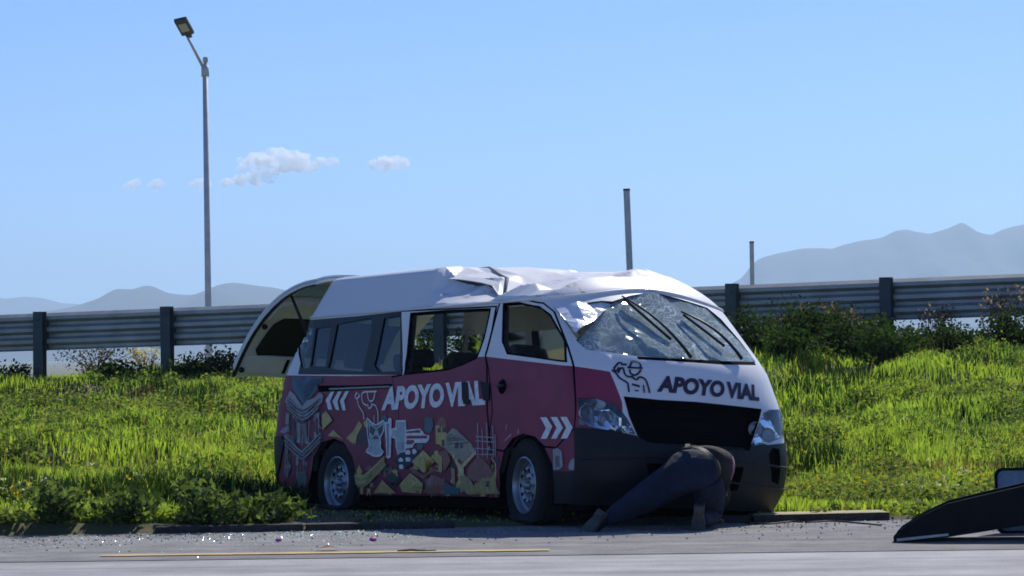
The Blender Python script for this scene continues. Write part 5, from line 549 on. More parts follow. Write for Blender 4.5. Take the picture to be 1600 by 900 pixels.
nohole = lambda c: ~(pin(REG['arch_front'], c) | pin(REG['arch_rear'], c)) & (c[:, 1] > .262)
chev = [a for k, a in enumerate(ART) if a[0] == 'white' and len(a[1]) == 6]
for a in chev: decals('chevron', [a], van, .0068)
arts = [a for a in ART if a not in chev]+[(m_, ribbon(soft(P), w_)) for m_, w_, P in LINES if m_ != 'ink']
mv = lambda a: np.mean([p[0] for p in a[1]])
decals('side_mural', [a for a in arts if -4.72 < mv(a) < -2.2], van, .0065, 'printed mural of gold diamonds, temples and pale emblems on the side', nohole)
decals('rear_mural', [a for a in arts if mv(a) <= -4.72], van, .0065, 'printed grey and teal carved figure on the rear corner', nohole)
for a in [a for a in arts if mv(a) >= -2.2]: decals('mural_scrap', [a], van, .0065, None, nohole)
decals('mechanic_pictogram', [(m_, ribbon(soft(P), w_)) for m_, w_, P in LINES if m_ == 'ink'], van, .004, 'dark outline drawing of a mechanic holding a wrench')
def lettering(s, quad, off, m_, parent, bold=.05, space=1.0):
    cu = bpy.data.curves.new('text', 'FONT'); cu.body = s; cu.offset = bold; cu.resolution_u = 4; cu.space_character = space; cu.space_word = .62
    to = bpy.data.objects.new('text', cu); COL.objects.link(to); bpy.context.view_layer.update()
    me = bpy.data.meshes.new_from_object(to.evaluated_get(bpy.context.evaluated_depsgraph_get())); bpy.data.objects.remove(to)
    bm = bmesh.new(); bm.from_mesh(me); bmesh.ops.triangulate(bm, faces=bm.faces[:]); bm.verts.index_update()
    X = np.array([v.co[:2] for v in bm.verts]); F = [[v.index for v in f.verts] for f in bm.faces]; bm.free(); bpy.data.meshes.remove(me)
    X = (X-X.min(0))/np.ptp(X, axis=0); q = np.array(quad); a, c = X[:, :1], X[:, 1:]
    P = (q[0]*(1-a)+q[1]*a)*(1-c)+(q[2]*(1-a)+q[3]*a)*c
    V = lift_off(P[:, 0], P[:, 1], np.full(len(P), off)); return mk('lettering', V, F, m_, parent)
lettering('APOYO VIAL', TXT['side'], .0085, 'vinyl_white', sdoor)
lettering('APOYO VIAL', TXT['front'], .006, 'vinyl_ink', van)
for t_ in ('tear1', 'tear2'): decals('torn_patch', [('black', REG[t_])], sdoor, .0105)
# ------------------------------------------------------------------ wheels
def ring_holes(ro, ri, n, rh, rc):
    circ = lambda r, k, c=(0, 0): [(c[0]+r*math.cos(2*math.pi*i/k), c[1]+r*math.sin(2*math.pi*i/k)) for i in range(k)]
    hs_ = [circ(rh, 10, (rc*math.cos(2*math.pi*i/n), rc*math.sin(2*math.pi*i/n))) for i in range(n)]
    V_, T_ = cdt([circ(ro, 48), circ(ri, 24)]+hs_, [(r*math.cos(a), r*math.sin(a)) for r in (.06,.09,.135) for a in np.linspace(0, 6.28, 25)[:-1]])
    c = V_[T_].mean(1); r = np.hypot(*c.T); k = (r < ro*.998) & (r > ri)
    for h in hs_: k &= ~pin(h, c)
    return V_, T_[k]
def wheel(x, s, steer=0, camber=0):
    """s = -1 passenger side; rests on the road or the verge with a flat tyre"""
    w = empty('wheel', parent=van); c = Vector((x, s*.80, .345)); Mx = Matrix.Translation(c) @ Matrix.Rotation(R(steer), 4, 'Z') @ Matrix.Rotation(R(camber), 4, 'X') @ (Matrix() if s < 0 else Matrix.Rotation(math.pi, 4, 'Z'))
    gz_ = lambda p: max(.005, float(hgt(p.x, p.y)) if p.y > kerbY(p.x)+.12 else .006)
    t = MB().lathe([(.200,-.085),(.235,-.100),(.285,-.108),(.325,-.100),(.343,-.080),(.347,-.04),(.347,.04),(.343,.08),(.325,.10),(.285,.105),(.2,.09)], 56)
    for k in range(56):
        for q, y_ in enumerate((-.06, -.02, .02, .06)):
            a = 2*math.pi*(k+.5*(q % 2))/56
            t.box((0, 0, 0), (.022, .028, .012), M=Matrix.Rotation(-a, 4, 'Y') @ Matrix.Translation((0, y_, .349)))
    Vw = []
    for v in t.V:
        p = VM @ (Mx @ Vector(v)); g = gz_(p)
        if p.z < g+.06:
            d = (g+.06-p.z); p.z = g+.06*math.exp(-d/.06); 
            q = VM.inverted() @ p; q.y += s*.02*min(1, d/.06); Vw.append(q)
        else: Vw.append(VM.inverted() @ p)
    t.V = [tuple(v) for v in Vw]; t.build('tyre', 'rubber', w, True, 30)
    rm = MB().lathe([(.215,-.098),(.205,-.102),(.196,-.090),(.190,-.055),(.172,-.045),(.172,.05),(.20,.09)], 48)
    rm.V = [tuple(Mx @ Vector(v)) for v in rm.V]; rim_o = rm.build('rim', 'steel_rim', w, True, 40)
    V_, T_ = ring_holes(.172, .035, 10, .017, .118); r = np.hypot(*V_.T); dep = np.interp(r, [0,.04,.062,.09,.12,.15,.172], [-.062,-.062,-.070,-.060,-.078,-.066,-.040])
    mk('wheel_disc', [tuple(Mx @ Vector((a, d, b_))) for (a, b_), d in zip(V_, dep)], T_, 'steel_rim', rim_o, True, sharp=40)
    hb = MB().lathe([(.001,-.10),(.022,-.098),(.03,-.088),(.036,-.06)], 20)
    for k in range(6):
        a = 2*math.pi*k/6; hb.lathe([(.001,-.088),(.010,-.086),(.012,-.065)], 6, c=(.062*math.cos(a), 0, .062*math.sin(a)))
    hb.V = [tuple(Mx @ Vector(v)) for v in hb.V]; hb.build('hub', 'steel_rim', rim_o, True, 40)
    bk = MB().lathe([(.17,.0),(.001,.0)], 32); bk.V = [tuple(Mx @ Vector(v)) for v in bk.V]; bk.build('brake_drum', 'black_gap', w)
    return w
wheel(0.0, -1); wheel(2.985, -1, steer=-7, camber=2); wheel(0.0, 1); wheel(2.94, 1)
# wheel wells, underbody
for (x, nm) in ((0.0, 'arch_rear'), (2.96, 'arch_front')):
    for s in (-1, 1):
        b = MB(); n = 18
        prof = [(x+.44*math.cos(a), .345+.43*math.sin(a)) for a in np.linspace(-.35, math.pi+.35, n)]
        V_ = [(p[0], s*.90, p[1]) for p in prof]+[(p[0], s*.52, p[1]) for p in prof]
        b.add(V_, [(i, i+1, n+i+1, n+i) for i in range(n-1)]+[tuple(range(n, 2*n))]); b.build('wheel_well', 'black_gap', van)
b = MB().box((1.35, 0, .29), (4.6, 1.52, .26), bev=.02); b.build('underbody', 'black_gap', van)
# ------------------------------------------------------------------ cabin
MB().box((1.2, 0, .60), (4.3, 1.70, .05)).build('cabin_floor', 'dash_grey', van)
d_ = MB(); d_.box((3.33, 0, 1.02), (.34, 1.62, .34), bev=.05); d_.box((3.20, .38, 1.20), (.22, .44, .10), bev=.04); dash = d_.build('dashboard', 'dash_grey', van, True)
st = MB(); th = np.linspace(0, 2*math.pi, 33); Rm = Matrix.Translation((2.98, .40, 1.18)) @ Matrix.Rotation(R(-55), 4, 'Y')
st.tube([Rm @ Vector((.185*math.cos(a), .185*math.sin(a), 0)) for a in th], .014, 8, cap=False); st.tube([Rm @ Vector((-.18, 0, 0)), Rm @ Vector((.18, 0, 0))], .016, 6); st.tube([Rm @ Vector((0, 0, 0)), Rm @ Vector((0, 0, -.3))], .03, 8)
st.build('steering_wheel', 'dash_grey', van, True)
def seat(x, y0, y1, h=1.30, heads=1, m_='seat_cloth'):
    s_ = empty('seat', parent=van); c = (y0+y1)/2; w_ = y1-y0
    MB().box((x+.22, c, .80), (.48, w_, .16), bev=.05).build('cushion', m_, s_, True)
    Mb = Matrix.Translation((x-.02, c, .86)) @ Matrix.Rotation(R(-12), 4, 'Y')
    MB().box((0, 0, (h-.86)/2), (.12, w_, h-.86), M=Mb, bev=.045).build('backrest', m_, s_, True)
    for i in range(heads):
        yy = (i+.5)/heads*w_-w_/2; MB().box((0, yy, h-.86+.10), (.09, min(.26, w_*.7), .15), M=Mb, bev=.04).build('headrest', m_, s_, True)
seat(2.25, .16, .66); seat(2.25, -.66, -.16, 1.28); seat(.45, -.55, .72, 1.30, 3); seat(-.35, -.72, .72, 1.30, 3)
# interior posts seen through the empty side window
MB().tube([(1.98,.80,1.2),(1.99,.79,1.45),(2.0,.76,1.70)], .03, 8).build('interior_post', 'trim_beige', van, True)
MB().box((2.62, .72, 1.15), (.05, .10, 1.0), bev=.01).build('seat_belt', 'trim_grey', van)
# wipers
def on_ws(px, py, o_=.02):
    # windshield point from a measured position
    return lift_off(np.array([px]), np.array([py]), np.array([o_]))[0]
for (a, b_) in (((-.03, 1.30), (-.335, 1.752)), ((.50, 1.315), (.16, 1.66))):
    w_ = MB(); P = [on_ws(a[0]+(b_[0]-a[0])*t, a[1]+(b_[1]-a[1])*t, .03+.05*math.sin(t*3.1)) for t in np.linspace(0, 1, 9)]
    w_.tube(P, np.linspace(.014, .007, 9), 6); wo = w_.build('wiper', 'bumper_plastic', van, True)
    P = [on_ws(a[0]+(b_[0]-a[0])*t+.025, a[1]+(b_[1]-a[1])*t-.02, .02) for t in np.linspace(.35, 1.02, 8)]
    MB().tube(P, .011, 6).build('wiper_blade', 'rubber', wo, True)
# far A pillar lip
# ------------------------------------------------------------------ tailgate, raised and skewed
tg = empty('tailgate', parent=van); tag(tg, 'raised tailgate showing its beige lining and dark inner panel')
A0 = np.array([-.70, -.80, 2.075]); A1 = np.array([-.66, .72, 2.10]); B0 = np.array([-2.00, -.95, 1.335]); B1 = np.array([-1.93, .60, 1.30])
def tgp(a, c, off=0.0):
    """a along from hinge 0..1, c across 0..1, off towards the cabin"""
    a = np.asarray(a, float); c = np.asarray(c, float); q = (A0*(1-c)[..., None]+A1*c[..., None])*(1-a)[..., None]+(B0*(1-c)[..., None]+B1*c[..., None])*a[..., None]
    n = np.cross(A1-A0, B0-A0); n /= np.linalg.norm(n)
    if n[0] < 0: n = -n
    bul = .21*(1-(2*np.abs(a-.47))**2.0)*1.0
    edge = -.06*(np.abs(2*c-1)**6)
    return q-n*(bul+edge)[..., None]+n*np.asarray(off)[..., None] if np.ndim(off) else q-n*(bul+edge)[..., None]+n*off
def tpanel(name, poly, off, m_, parent=tg, thick=.0, st=.05):
    L = subdiv(poly, st); P = np.array(L); gx, gz = np.meshgrid(np.arange(0, 1, .06), np.arange(0, 1, .06)); q = np.stack([gx.ravel(), gz.ravel()], -1); q = q[pin(L, q)]
    V_, T_ = cdt([L], q); T_ = T_[pin(L, V_[T_].mean(1))]; W_ = tgp(V_[:, 0], V_[:, 1], off); F = [tuple(t) for t in T_]
    if thick:
        n0 = len(V_); W2 = tgp(V_[:, 0], V_[:, 1], off-thick); F += [tuple(int(i)+n0 for i in t[::-1]) for t in T_]; W_ = np.concatenate([W_, W2]); e = {}
        for t in T_:
            for a, b_ in ((t[0], t[1]), (t[1], t[2]), (t[2], t[0])): e[(a, b_)] = 1
        F += [(b_, a, a+n0, b_+n0) for (a, b_) in e if (b_, a) not in e]
    return mk(name, W_, F, m_, parent, True, sharp=35)
frame = [(0, 0), (1, 0), (1, 1), (0, 1)]
WIN = [(.13,.10),(.39,.07),(.39,.93),(.13,.90)]
def tgrid(name, off, m_, th, e0=0.0):
    o_ = [(0,e0),(.95,e0),(1,e0+.05),(1,.95-e0),(.95,1-e0),(0,1-e0)]; L = subdiv(o_, .05); Wn = subdiv(WIN, .05)
    gx, gz = np.meshgrid(np.arange(.03, 1, .06), np.arange(.03, 1, .06)); q = np.stack([gx.ravel(), gz.ravel()], -1); q = q[pin(L, q)]
    V_, T_ = cdt([L, Wn], q); c = V_[T_].mean(1); T_ = T_[pin(L, c) & ~pin(Wn, c)]; W_ = np.concatenate([tgp(V_[:, 0], V_[:, 1], off), tgp(V_[:, 0], V_[:, 1], off-th)]); n0 = len(V_); e = {}
    F = [tuple(int(i) for i in t) for t in T_]+[tuple(int(i)+n0 for i in t[::-1]) for t in T_]
    for t in T_:
        for a, b_ in ((t[0], t[1]), (t[1], t[2]), (t[2], t[0])): e[(a, b_)] = 1
    F += [(b_, a, a+n0, b_+n0) for (a, b_) in e if (b_, a) not in e]
    return mk(name, W_, F, m_, tg, True, sharp=35)
tgrid('outer_panel', 0, 'white_paint', .02); tgrid('inner_frame', .035, 'trim_beige', .03)
tpanel('upper_glass', [(.12,.09),(.40,.06),(.40,.94),(.12,.91)], .018, 'tail_glass', thick=.004)
tpanel('cross_trim', [(.42,.03),(.56,.03),(.56,.97),(.42,.97)], .075, 'trim_beige', thick=.05)
tpanel('dark_inner_panel', [(.585,.16),(.64,.11),(.83,.085),(.865,.11),(.855,.90),(.585,.88)], .050, 'black_window', thick=.012)
tpanel('lower_trim', [(.87,.05),(.965,.05),(.965,.95),(.87,.95)], .06, 'trim_beige', thick=.02)
tpanel('latch_slot', [(.875,.30),(.96,.30),(.96,.32),(.875,.32)], .066, 'black_gap')
tpanel('edge_seal', [(.02,.0),(.98,.0),(.98,.022),(.02,.022)], .05, 'rubber', thick=.02)
for a_ in (.62, .93):
    p = tgp(np.array(a_), np.array(.035), .075); MB().lathe([(.001,.02),(.022,.018),(.026,0)], 12, axis='x', c=p).build('rubber_stop', 'rubber', tg, True)
ph = tgp(np.array(.30), np.array(.03), .05); MB().tube([ph, (-.80, -.78, 1.55)], [.012,.016], 8).build('gas_strut', 'rubber', tg, True)
# ------------------------------------------------------------------ guardrail
gr = empty('guardrail', (G0[0], G0[1], 0)); tag(gr, 'long ribbed grey steel crash barrier along the top of the grass bank', 'guardrail')
gdir = np.array([*GD, 0]); gn = np.array([GD[1], -GD[0], 0])      # gn points to the camera side
BH = .53
def gpt(s, off, z): return np.array([*G0, 0])+gdir*s+gn*off+np.array([0, 0, z])
def topz(s): return railTop(G0[0]+GD[0]*s)
prof = [(-.03, 0.0)]; zc = -.012                       # three trapezoid ribs
for k in range(3): prof += [(.042, zc-.034), (.042, zc-.082), (-.042, zc-.122), (-.042, zc-.160)]; zc -= .166
prof += [(.0, -BH)]
L0 = -GS*2.5
for k in range(6):                                     # beam lengths, lapped at the posts
    s0 = L0+k*GS*2; s1 = s0+GS*2+.12; V = []; F = []; n = len(prof)
    sag = random.uniform(-.008, .008)
    for s_, dd in ((s0, 0), ((s0+s1)/2, .004), (s1, .009)):
        for (o_, z_) in prof: V.append(gpt(s_, -.10+o_-dd*1.0, topz(s_)+z_*(1+sag)))
    for a in range(2): F += [(a*n+i, (a+1)*n+i, (a+1)*n+i+1, a*n+i+1) for i in range(n-1)]
    b = len(V); V += [tuple(np.array(v)-gn*.006) for v in V]; F += [tuple(i+b for i in f[::-1]) for f in F]
    o = mk('beam', [np.array(v)-np.array([G0[0], G0[1], 0]) for v in V], F, 'galvanised', gr, True, sharp=20)
for i in range(-3, 10):
    s_ = i*GS; p = gpt(s_, 0, 0)-np.array([G0[0], G0[1], 0]); t_ = topz(s_); g_ = float(hgt(G0[0]+GD[0]*s_, G0[1]+GD[1]*s_))
    Mp = Matrix.Translation((p[0], p[1], 0)) @ Matrix.Rotation(math.atan2(GD[1], GD[0]), 4, 'Z')
    hh = t_+.02-(g_-.5); b = MB()
    lean = R(random.uniform(-.6, .6)); Mp = Mp @ Matrix.Rotation(lean, 4, 'Y')
    b.box((0, .055, g_-.5+hh/2), (.15, .012, hh), M=Mp); b.box((0, -.055, g_-.5+hh/2), (.15, .012, hh), M=Mp); b.box((0, 0, g_-.5+hh/2), (.012, .0985, hh), M=Mp)
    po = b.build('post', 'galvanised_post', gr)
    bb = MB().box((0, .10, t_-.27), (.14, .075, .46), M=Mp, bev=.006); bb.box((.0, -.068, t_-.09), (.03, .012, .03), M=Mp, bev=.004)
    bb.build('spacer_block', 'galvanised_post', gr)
# ------------------------------------------------------------------ street lamp and poles
def base_on_ground(p): return float(hgt(p[0], p[1]))
d = 71.0; tp = at(320.5, 104, d); bt = at(325.5, 478, d); ax = (tp-bt)/np.linalg.norm(tp-bt); zb = base_on_ground(bt); bs = bt+ax*((zb-.2-bt[2])/ax[2])
lp = empty('street_lamp', tuple(bs)); tag(lp, 'tall grey street lamp with one arm behind the guardrail', 'street lamp')
loc = lambda p: tuple(np.array(p)-bs)
MB().tube([loc(bs), loc(bs+(tp-bs)*.5), loc(tp)], [.085, .072, .058], 14).build('pole', 'pole_steel', lp, True)
MB().tube([loc(tp-ax*.22), loc(tp+ax*.02)], [.085, .085], 12).build('arm_clamp', 'pole_steel', lp, True)
q0 = at(319, 108, d); q1 = at(293, 58, d-.5)
MB().tube([loc(q0), loc((q0+q1)/2), loc(q1)], [.036, .032, .030], 10).build('arm', 'pole_steel', lp, True)
fx = at(321.5, 92, d); pc = MB(); pc.tube([loc(tp), loc(at(320.6, 97, d))], [.03, .04], 8); pc.lathe([(.001,.10),(.05,.095),(.06,.05),(.055,0),(.04,-.03)], 14, axis='z', c=loc(at(321, 96, d))); pc.build('photocell', 'lamp_glass', lp, True)
# flat lamp head seen from below
H0 = at(295, 56, d-.5); H1 = at(281, 31, d-1.05); ux = (H1-H0); L_ = np.linalg.norm(ux); ux /= L_; side = np.cross(ux, [0, .80, .60]); side /= np.linalg.norm(side); nrm = np.cross(side, ux)
MH = Matrix([[ux[0], side[0], nrm[0], H0[0]-bs[0]], [ux[1], side[1], nrm[1], H0[1]-bs[1]], [ux[2], side[2], nrm[2], H0[2]-bs[2]], [0, 0, 0, 1]])
hd = MB(); hd.box((L_*.52, 0, .03), (L_*.92, .29, .09), M=MH, bev=.03); hd.box((.02, 0, .02), (.16, .13, .09), M=MH, bev=.02); head = hd.build('lamp_head', 'lamp_head', lp, True, 30)
for sg in (-1,):
    MB().box((L_*.55, 0, sg*.02), (L_*.45, .18, .02), M=MH, bev=.006).build('lamp_lens', 'lamp_glass', head)
for (p1, p0, d, r, lab) in (((979, 296), (984, 420), 52., .052, 'bare grey steel post sticking up behind the van roof'), ((1174.5, 378), (1176.5, 525), 66., .045, 'thin bare steel post standing behind the guardrail near the mountain')):
    a = at(*p1, d); b_ = at(*p0, d); ax = (a-b_)/np.linalg.norm(a-b_); zb = base_on_ground(b_); bs2 = b_+ax*((zb-.2-b_[2])/ax[2])
    ob = empty('sign_post', tuple(bs2)); m_ = MB(); m_.tube([(0, 0, 0), tuple(a-bs2)], [r, r], 12, cap=False); m_.build('tube', 'pole_steel', ob, True, 40)
    m_ = MB(); e = a-bs2; m_.tube([tuple(e-ax*.02), tuple(e+ax*.012)], [r*1.12, r*1.05], 12); m_.build('cap', 'lamp_head', ob, True, 40)
    tag(ob, lab, 'post')
# ------------------------------------------------------------------ vegetation
def leaf_mat(name, trans=.45, rough=.5):
    m = bpy.data.materials.new(name); m.use_nodes = True; n = m.node_tree; p = n.nodes['Principled BSDF']; out = n.nodes['Material Output']
    at_ = n.nodes.new('ShaderNodeAttribute'); at_.attribute_name = 'Col'; p.inputs['Roughness'].default_value = rough; p.inputs['Specular IOR Level'].default_value = .15
    n.links.new(at_.outputs['Color'], p.inputs['Base Color']); tl = n.nodes.new('ShaderNodeBsdfTranslucent'); mu = n.nodes.new('ShaderNodeMix'); mu.data_type = 'RGBA'; mu.blend_type = 'MULTIPLY'; mu.inputs[0].default_value = 1
    n.links.new(at_.outputs['Color'], mu.inputs[6]); mu.inputs[7].default_value = (1.05, 1.12, .5, 1); n.links.new(mu.outputs[2], tl.inputs[0])
    mx = n.nodes.new('ShaderNodeMixShader'); mx.inputs[0].default_value = trans; n.links.new(p.outputs[0], mx.inputs[1]); n.links.new(tl.outputs[0], mx.inputs[2]); n.links.new(mx.outputs[0], out.inputs[0]); MATS[name] = m
leaf_mat('grass_leaf', .5); leaf_mat('herb_leaf', .52, .75)
def fast_mesh(name, V, idx, nper, col, m_, parent=None, kind='stuff', label=None, cat=None):
    """V (n,3); idx (k,nper) face indices; col (n,3) colour per vertex"""
    me = bpy.data.meshes.new(name); k = len(idx)
    me.vertices.add(len(V)); me.vertices.foreach_set('co', np.asarray(V, np.float32).ravel())
    me.loops.add(k*nper); me.loops.foreach_set('vertex_index', np.asarray(idx, np.int32).ravel())
    me.polygons.add(k); me.polygons.foreach_set('loop_start', np.arange(0, k*nper, nper, dtype=np.int32)); me.polygons.foreach_set('loop_total', np.full(k, nper, np.int32))
    me.update(calc_edges=True)
    ca = me.color_attributes.new('Col', 'FLOAT_COLOR', 'POINT'); c4 = np.ones((len(V), 4), np.float32); c4[:, :3] = col; ca.data.foreach_set('color', c4.ravel())
    me.materials.append(MATS[m_]); o = bpy.data.objects.new(name, me); COL.objects.link(o)
    if parent is not None: o.parent = parent
    tag(o, label, cat, None, kind); return o
def blades(X, Y, Z, hgt_, wid, col, lean=.35, colt=None):
    """three-point bent grass blades -> vertices and triangles"""
    n = len(X); a = rng.uniform(0, 2*np.pi, n); la = rng.uniform(0, 2*np.pi, n); le = np.abs(rng.normal(0, lean, n))*hgt_
    sx, sy = np.cos(a)*wid/2, np.sin(a)*wid/2; lx, ly = np.cos(la)*le, np.sin(la)*le
    P = np.zeros((n, 5, 3)); 
    P[:, 0] = np.stack([X-sx, Y-sy, Z-.02], -1); P[:, 1] = np.stack([X+sx, Y+sy, Z-.02], -1)
    P[:, 2] = np.stack([X-sx*.8+lx*.3, Y-sy*.8+ly*.3, Z+hgt_*.6], -1); P[:, 3] = np.stack([X+sx*.8+lx*.3, Y+sy*.8+ly*.3, Z+hgt_*.6], -1)
    P[:, 4] = np.stack([X+lx, Y+ly, Z+hgt_*np.sqrt(np.maximum(.2, 1-(le/hgt_)**2*.6))], -1)
    b = np.arange(n)[:, None]*5; T = np.concatenate([b+np.array([[0, 1, 3]]), b+np.array([[0, 3, 2]]), b+np.array([[2, 3, 4]])], 1).reshape(-1, 3)
    C = np.repeat(col[:, None], 5, 1)
    return P.reshape(-1, 3), T, C.reshape(-1, 3)
# footprint of the van on the ground: no tall grass inside
def van_local(X, Y):
    P = np.stack([X, Y, np.zeros_like(X), np.ones_like(X)], -1) @ VMI.T; return P[:, 0], P[:, 1]
N = 420000
Y = 24.0+24.5*rng.random(N)**1.35; X = (rng.random(N)*2-1)*(Y*.1573*1.10+1.2)
yr = railY(X); z0 = hgt(X, Y)
clump = vnoise(X+40, Y, 1.1, 61); big = vnoise(X+40, Y, .33, 62); fine = vnoise(X+40, Y, 3.2, 63); dryn = vnoise(X+40, Y*1.6, .55, 64)
near = np.clip(1-(Y-kerbY(X))/3.2, 0, 1)
vx, vy = van_local(X, Y); under = ((vx > -1.15) & (vx < 4.0) & (np.abs(vy) < .98)) | ((vx > -.25) & (vx < 4.2) & (vy > -2.6) & (vy < 0))
tuft = smooth(.66, .84, vnoise(X+90, Y*.8, 1.25, 67)); bare = smooth(.30, .16, vnoise(X+20, Y*.7, .9, 68))*(1-tuft)
H_ = .86*(.06+.10*clump+.09*np.clip(big-.35, 0, 1)+.05*fine+.12*tuft)*(1-.35*near)*(1-.55*bare); H_ *= rng.uniform(.55, 1.25, N)
dry = smooth(.60, .78, dryn)*smooth(0, 2.5, X)*smooth(25.3, 27, Y)*smooth(34, 30, Y)
H_ = H_*(1-.35*dry); H_[under] *= .2
keep = (Y > kerbY(X)+.20+.25*fine) & (Y < yr+2.2) & (rng.random(N) < (.35+.75*clump+.25*big)*(1-.55*dry)) & ~(under & (rng.random(N) < .96))
keep &= ~((Y < kerbY(X)+.5) & (rng.random(N) < .5))
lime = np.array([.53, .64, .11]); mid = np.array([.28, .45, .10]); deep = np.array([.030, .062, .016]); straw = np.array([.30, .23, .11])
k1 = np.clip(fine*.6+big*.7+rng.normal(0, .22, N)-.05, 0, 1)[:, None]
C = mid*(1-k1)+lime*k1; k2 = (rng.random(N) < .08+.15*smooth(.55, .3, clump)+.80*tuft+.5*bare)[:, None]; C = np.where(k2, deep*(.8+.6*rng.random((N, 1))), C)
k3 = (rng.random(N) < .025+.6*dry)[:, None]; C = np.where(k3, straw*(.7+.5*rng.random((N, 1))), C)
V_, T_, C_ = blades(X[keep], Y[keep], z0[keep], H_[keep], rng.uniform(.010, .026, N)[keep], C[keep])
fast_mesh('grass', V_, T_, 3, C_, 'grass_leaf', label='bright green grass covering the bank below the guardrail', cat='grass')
# dry stalks
n = 2600; Yd = 25.5+16*rng.random(n)**1.2; Xd = (rng.random(n)*2-1)*(Yd*.165+.5); vx, vy = van_local(Xd, Yd); kk = ~((vx > -1.4) & (vx < 4.3) & (np.abs(vy) < 1.3)) & ~((vx > -.3) & (vx < 4.2) & (vy > -2.9) & (vy < 0)) & (vnoise(Xd+15, Yd, .6, 91) > .5) & (Yd < railY(Xd)-.3); Xd, Yd = Xd[kk], Yd[kk]; n = len(Xd)
V_, T_, C_ = blades(Xd, Yd, hgt(Xd, Yd), rng.uniform(.18, .42, n), np.full(n, .007), np.array([.34, .26, .13])*rng.uniform(.6, 1.2, (n, 1)), .25)
fast_mesh('dry_stalks', V_, T_, 3, C_, 'grass_leaf', label='thin straw coloured dead stalks standing in the grass', cat='stalks')
# broad-leaved herbs mixed into the grass of the bank
# leafy herbs: rosettes and stems of small leaves
def leaves(cx, cy, cz, size, col, nrm_up=.4):
    n = len(cx); d = rng.normal(0, 1, (n, 3)); d[:, 2] = np.abs(d[:, 2])*nrm_up; d /= np.linalg.norm(d, axis=1, keepdims=True)
    s = np.cross(d, rng.normal(0, 1, (n, 3))); s /= np.maximum(1e-6, np.linalg.norm(s, axis=1, keepdims=True)); c = np.stack([cx, cy, cz], -1); size = size[:, None]
    nn = np.cross(d, s)
    P = np.stack([c, c+d*size*.45+s*size*.28+nn*size*.08, c+d*size, c+d*size*.45-s*size*.28+nn*size*.08], 1)
    T = (np.arange(n)[:, None]*4+np.array([[0, 1, 2, 3]])); return P.reshape(-1, 3), T, np.repeat(col[:, None], 4, 1).reshape(-1, 3)
def herb_cloud(X, Y, hh, rad, nl, size, col0, col1, jitter=.35):
    """nl leaves in a low dome at each plant position"""
    n = len(X); i = np.repeat(np.arange(n), nl); u = rng.random(len(i))**.5; a = rng.uniform(0, 2*np.pi, len(i)); t = rng.random(len(i))**.8
    px = X[i]+np.cos(a)*rad[i]*u; py = Y[i]+np.sin(a)*rad[i]*u; pz = hgt(px, py)+hh[i]*t*(1-.55*u*u)
    k = np.clip(t*.7+rng.normal(0, jitter, len(i)), 0, 1)[:, None]
    return leaves(px, py, pz, size*rng.uniform(.6, 1.3, len(i)), col0*(1-k)+col1*k)
n = 8000; Yb = 25.4+18*rng.random(n)**1.3; Xb = (rng.random(n)*2-1)*(Yb*.1573*1.1+1); vx, vy = van_local(Xb, Yb)
kk = ~((vx > -1.4) & (vx < 4.3) & (np.abs(vy) < 1.2)) & ~((vx > -.3) & (vx < 4.2) & (vy > -2.9) & (vy < 0)) & (Yb < railY(Xb)-.2) & (vnoise(Xb+60, Yb, .8, 77) > .42); Xb = Xb[kk]; Yb = Yb[kk]; n = len(Xb)
V_, T_, C_ = herb_cloud(Xb, Yb, rng.uniform(.08, .26, n), rng.uniform(.06, .20, n), 34, .048, np.array([.06, .12, .04]), np.array([.32, .36, .09]))
fast_mesh('broadleaf_herbs', V_, T_, 4, C_, 'herb_leaf', label='broad leaved green herbs mixed through the grass bank', cat='herbs')
n = 380; Xh = rng.uniform(-5, 6, n); Yh = kerbY(Xh)+.16+np.abs(rng.normal(0, .75, n)); kk = ~((np.abs(Xh-.9) < 1.35)) & (rng.random(n) < np.where(Xh < -.5, 1, .55))
vx, vy = van_local(Xh, Yh); kk &= ~((vx > -1.2) & (vx < 4.1) & (np.abs(vy) < 1.05)); kk &= ~((vx > -.25) & (vx < 4.2) & (vy > -2.8) & (vy < 0)); Xh = Xh[kk]; Yh = Yh[kk]; n = len(Xh)
V_, T_, C_ = herb_cloud(Xh, Yh, rng.uniform(.04, .14, n), rng.uniform(.08, .22, n), 55, .050, np.array([.09, .14, .04]), np.array([.34, .38, .11]))
fast_mesh('weeds', V_, T_, 4, C_, 'herb_leaf', label='low leafy weeds spilling over the kerb along the road edge', cat='weeds')
# wild flowers among the grass: white and yellow heads
n = 230; Xf = rng.uniform(-5.2, 5.5, n); Yf = kerbY(Xf)+.4+np.abs(rng.normal(0, 2.4, n)); vx, vy = van_local(Xf, Yf); kk = ~((vx > -1.3) & (vx < 4.2) & (np.abs(vy) < 1.1)) & ~((vx > -.3) & (vx < 4.2) & (vy > -3) & (vy < 0)); Xf = Xf[kk]; Yf = Yf[kk]; n = len(Xf)
zf = hgt(Xf, Yf)+rng.uniform(.12, .30, n); yel = (rng.random(n) < .55)[:, None]; col = np.where(yel, np.array([.55, .45, .05]), np.array([.6, .6, .5]))
i = np.repeat(np.arange(n), 6); V_, T_, C_ = leaves(Xf[i]+rng.normal(0, .012, len(i)), Yf[i]+rng.normal(0, .012, len(i)), zf[i]+rng.normal(0, .008, len(i)), np.full(len(i), .030), col[i], 1.2)
fast_mesh('wildflowers', V_, T_, 4, C_, 'herb_leaf', label='small white and yellow wildflowers dotted through the grass', cat='flowers')
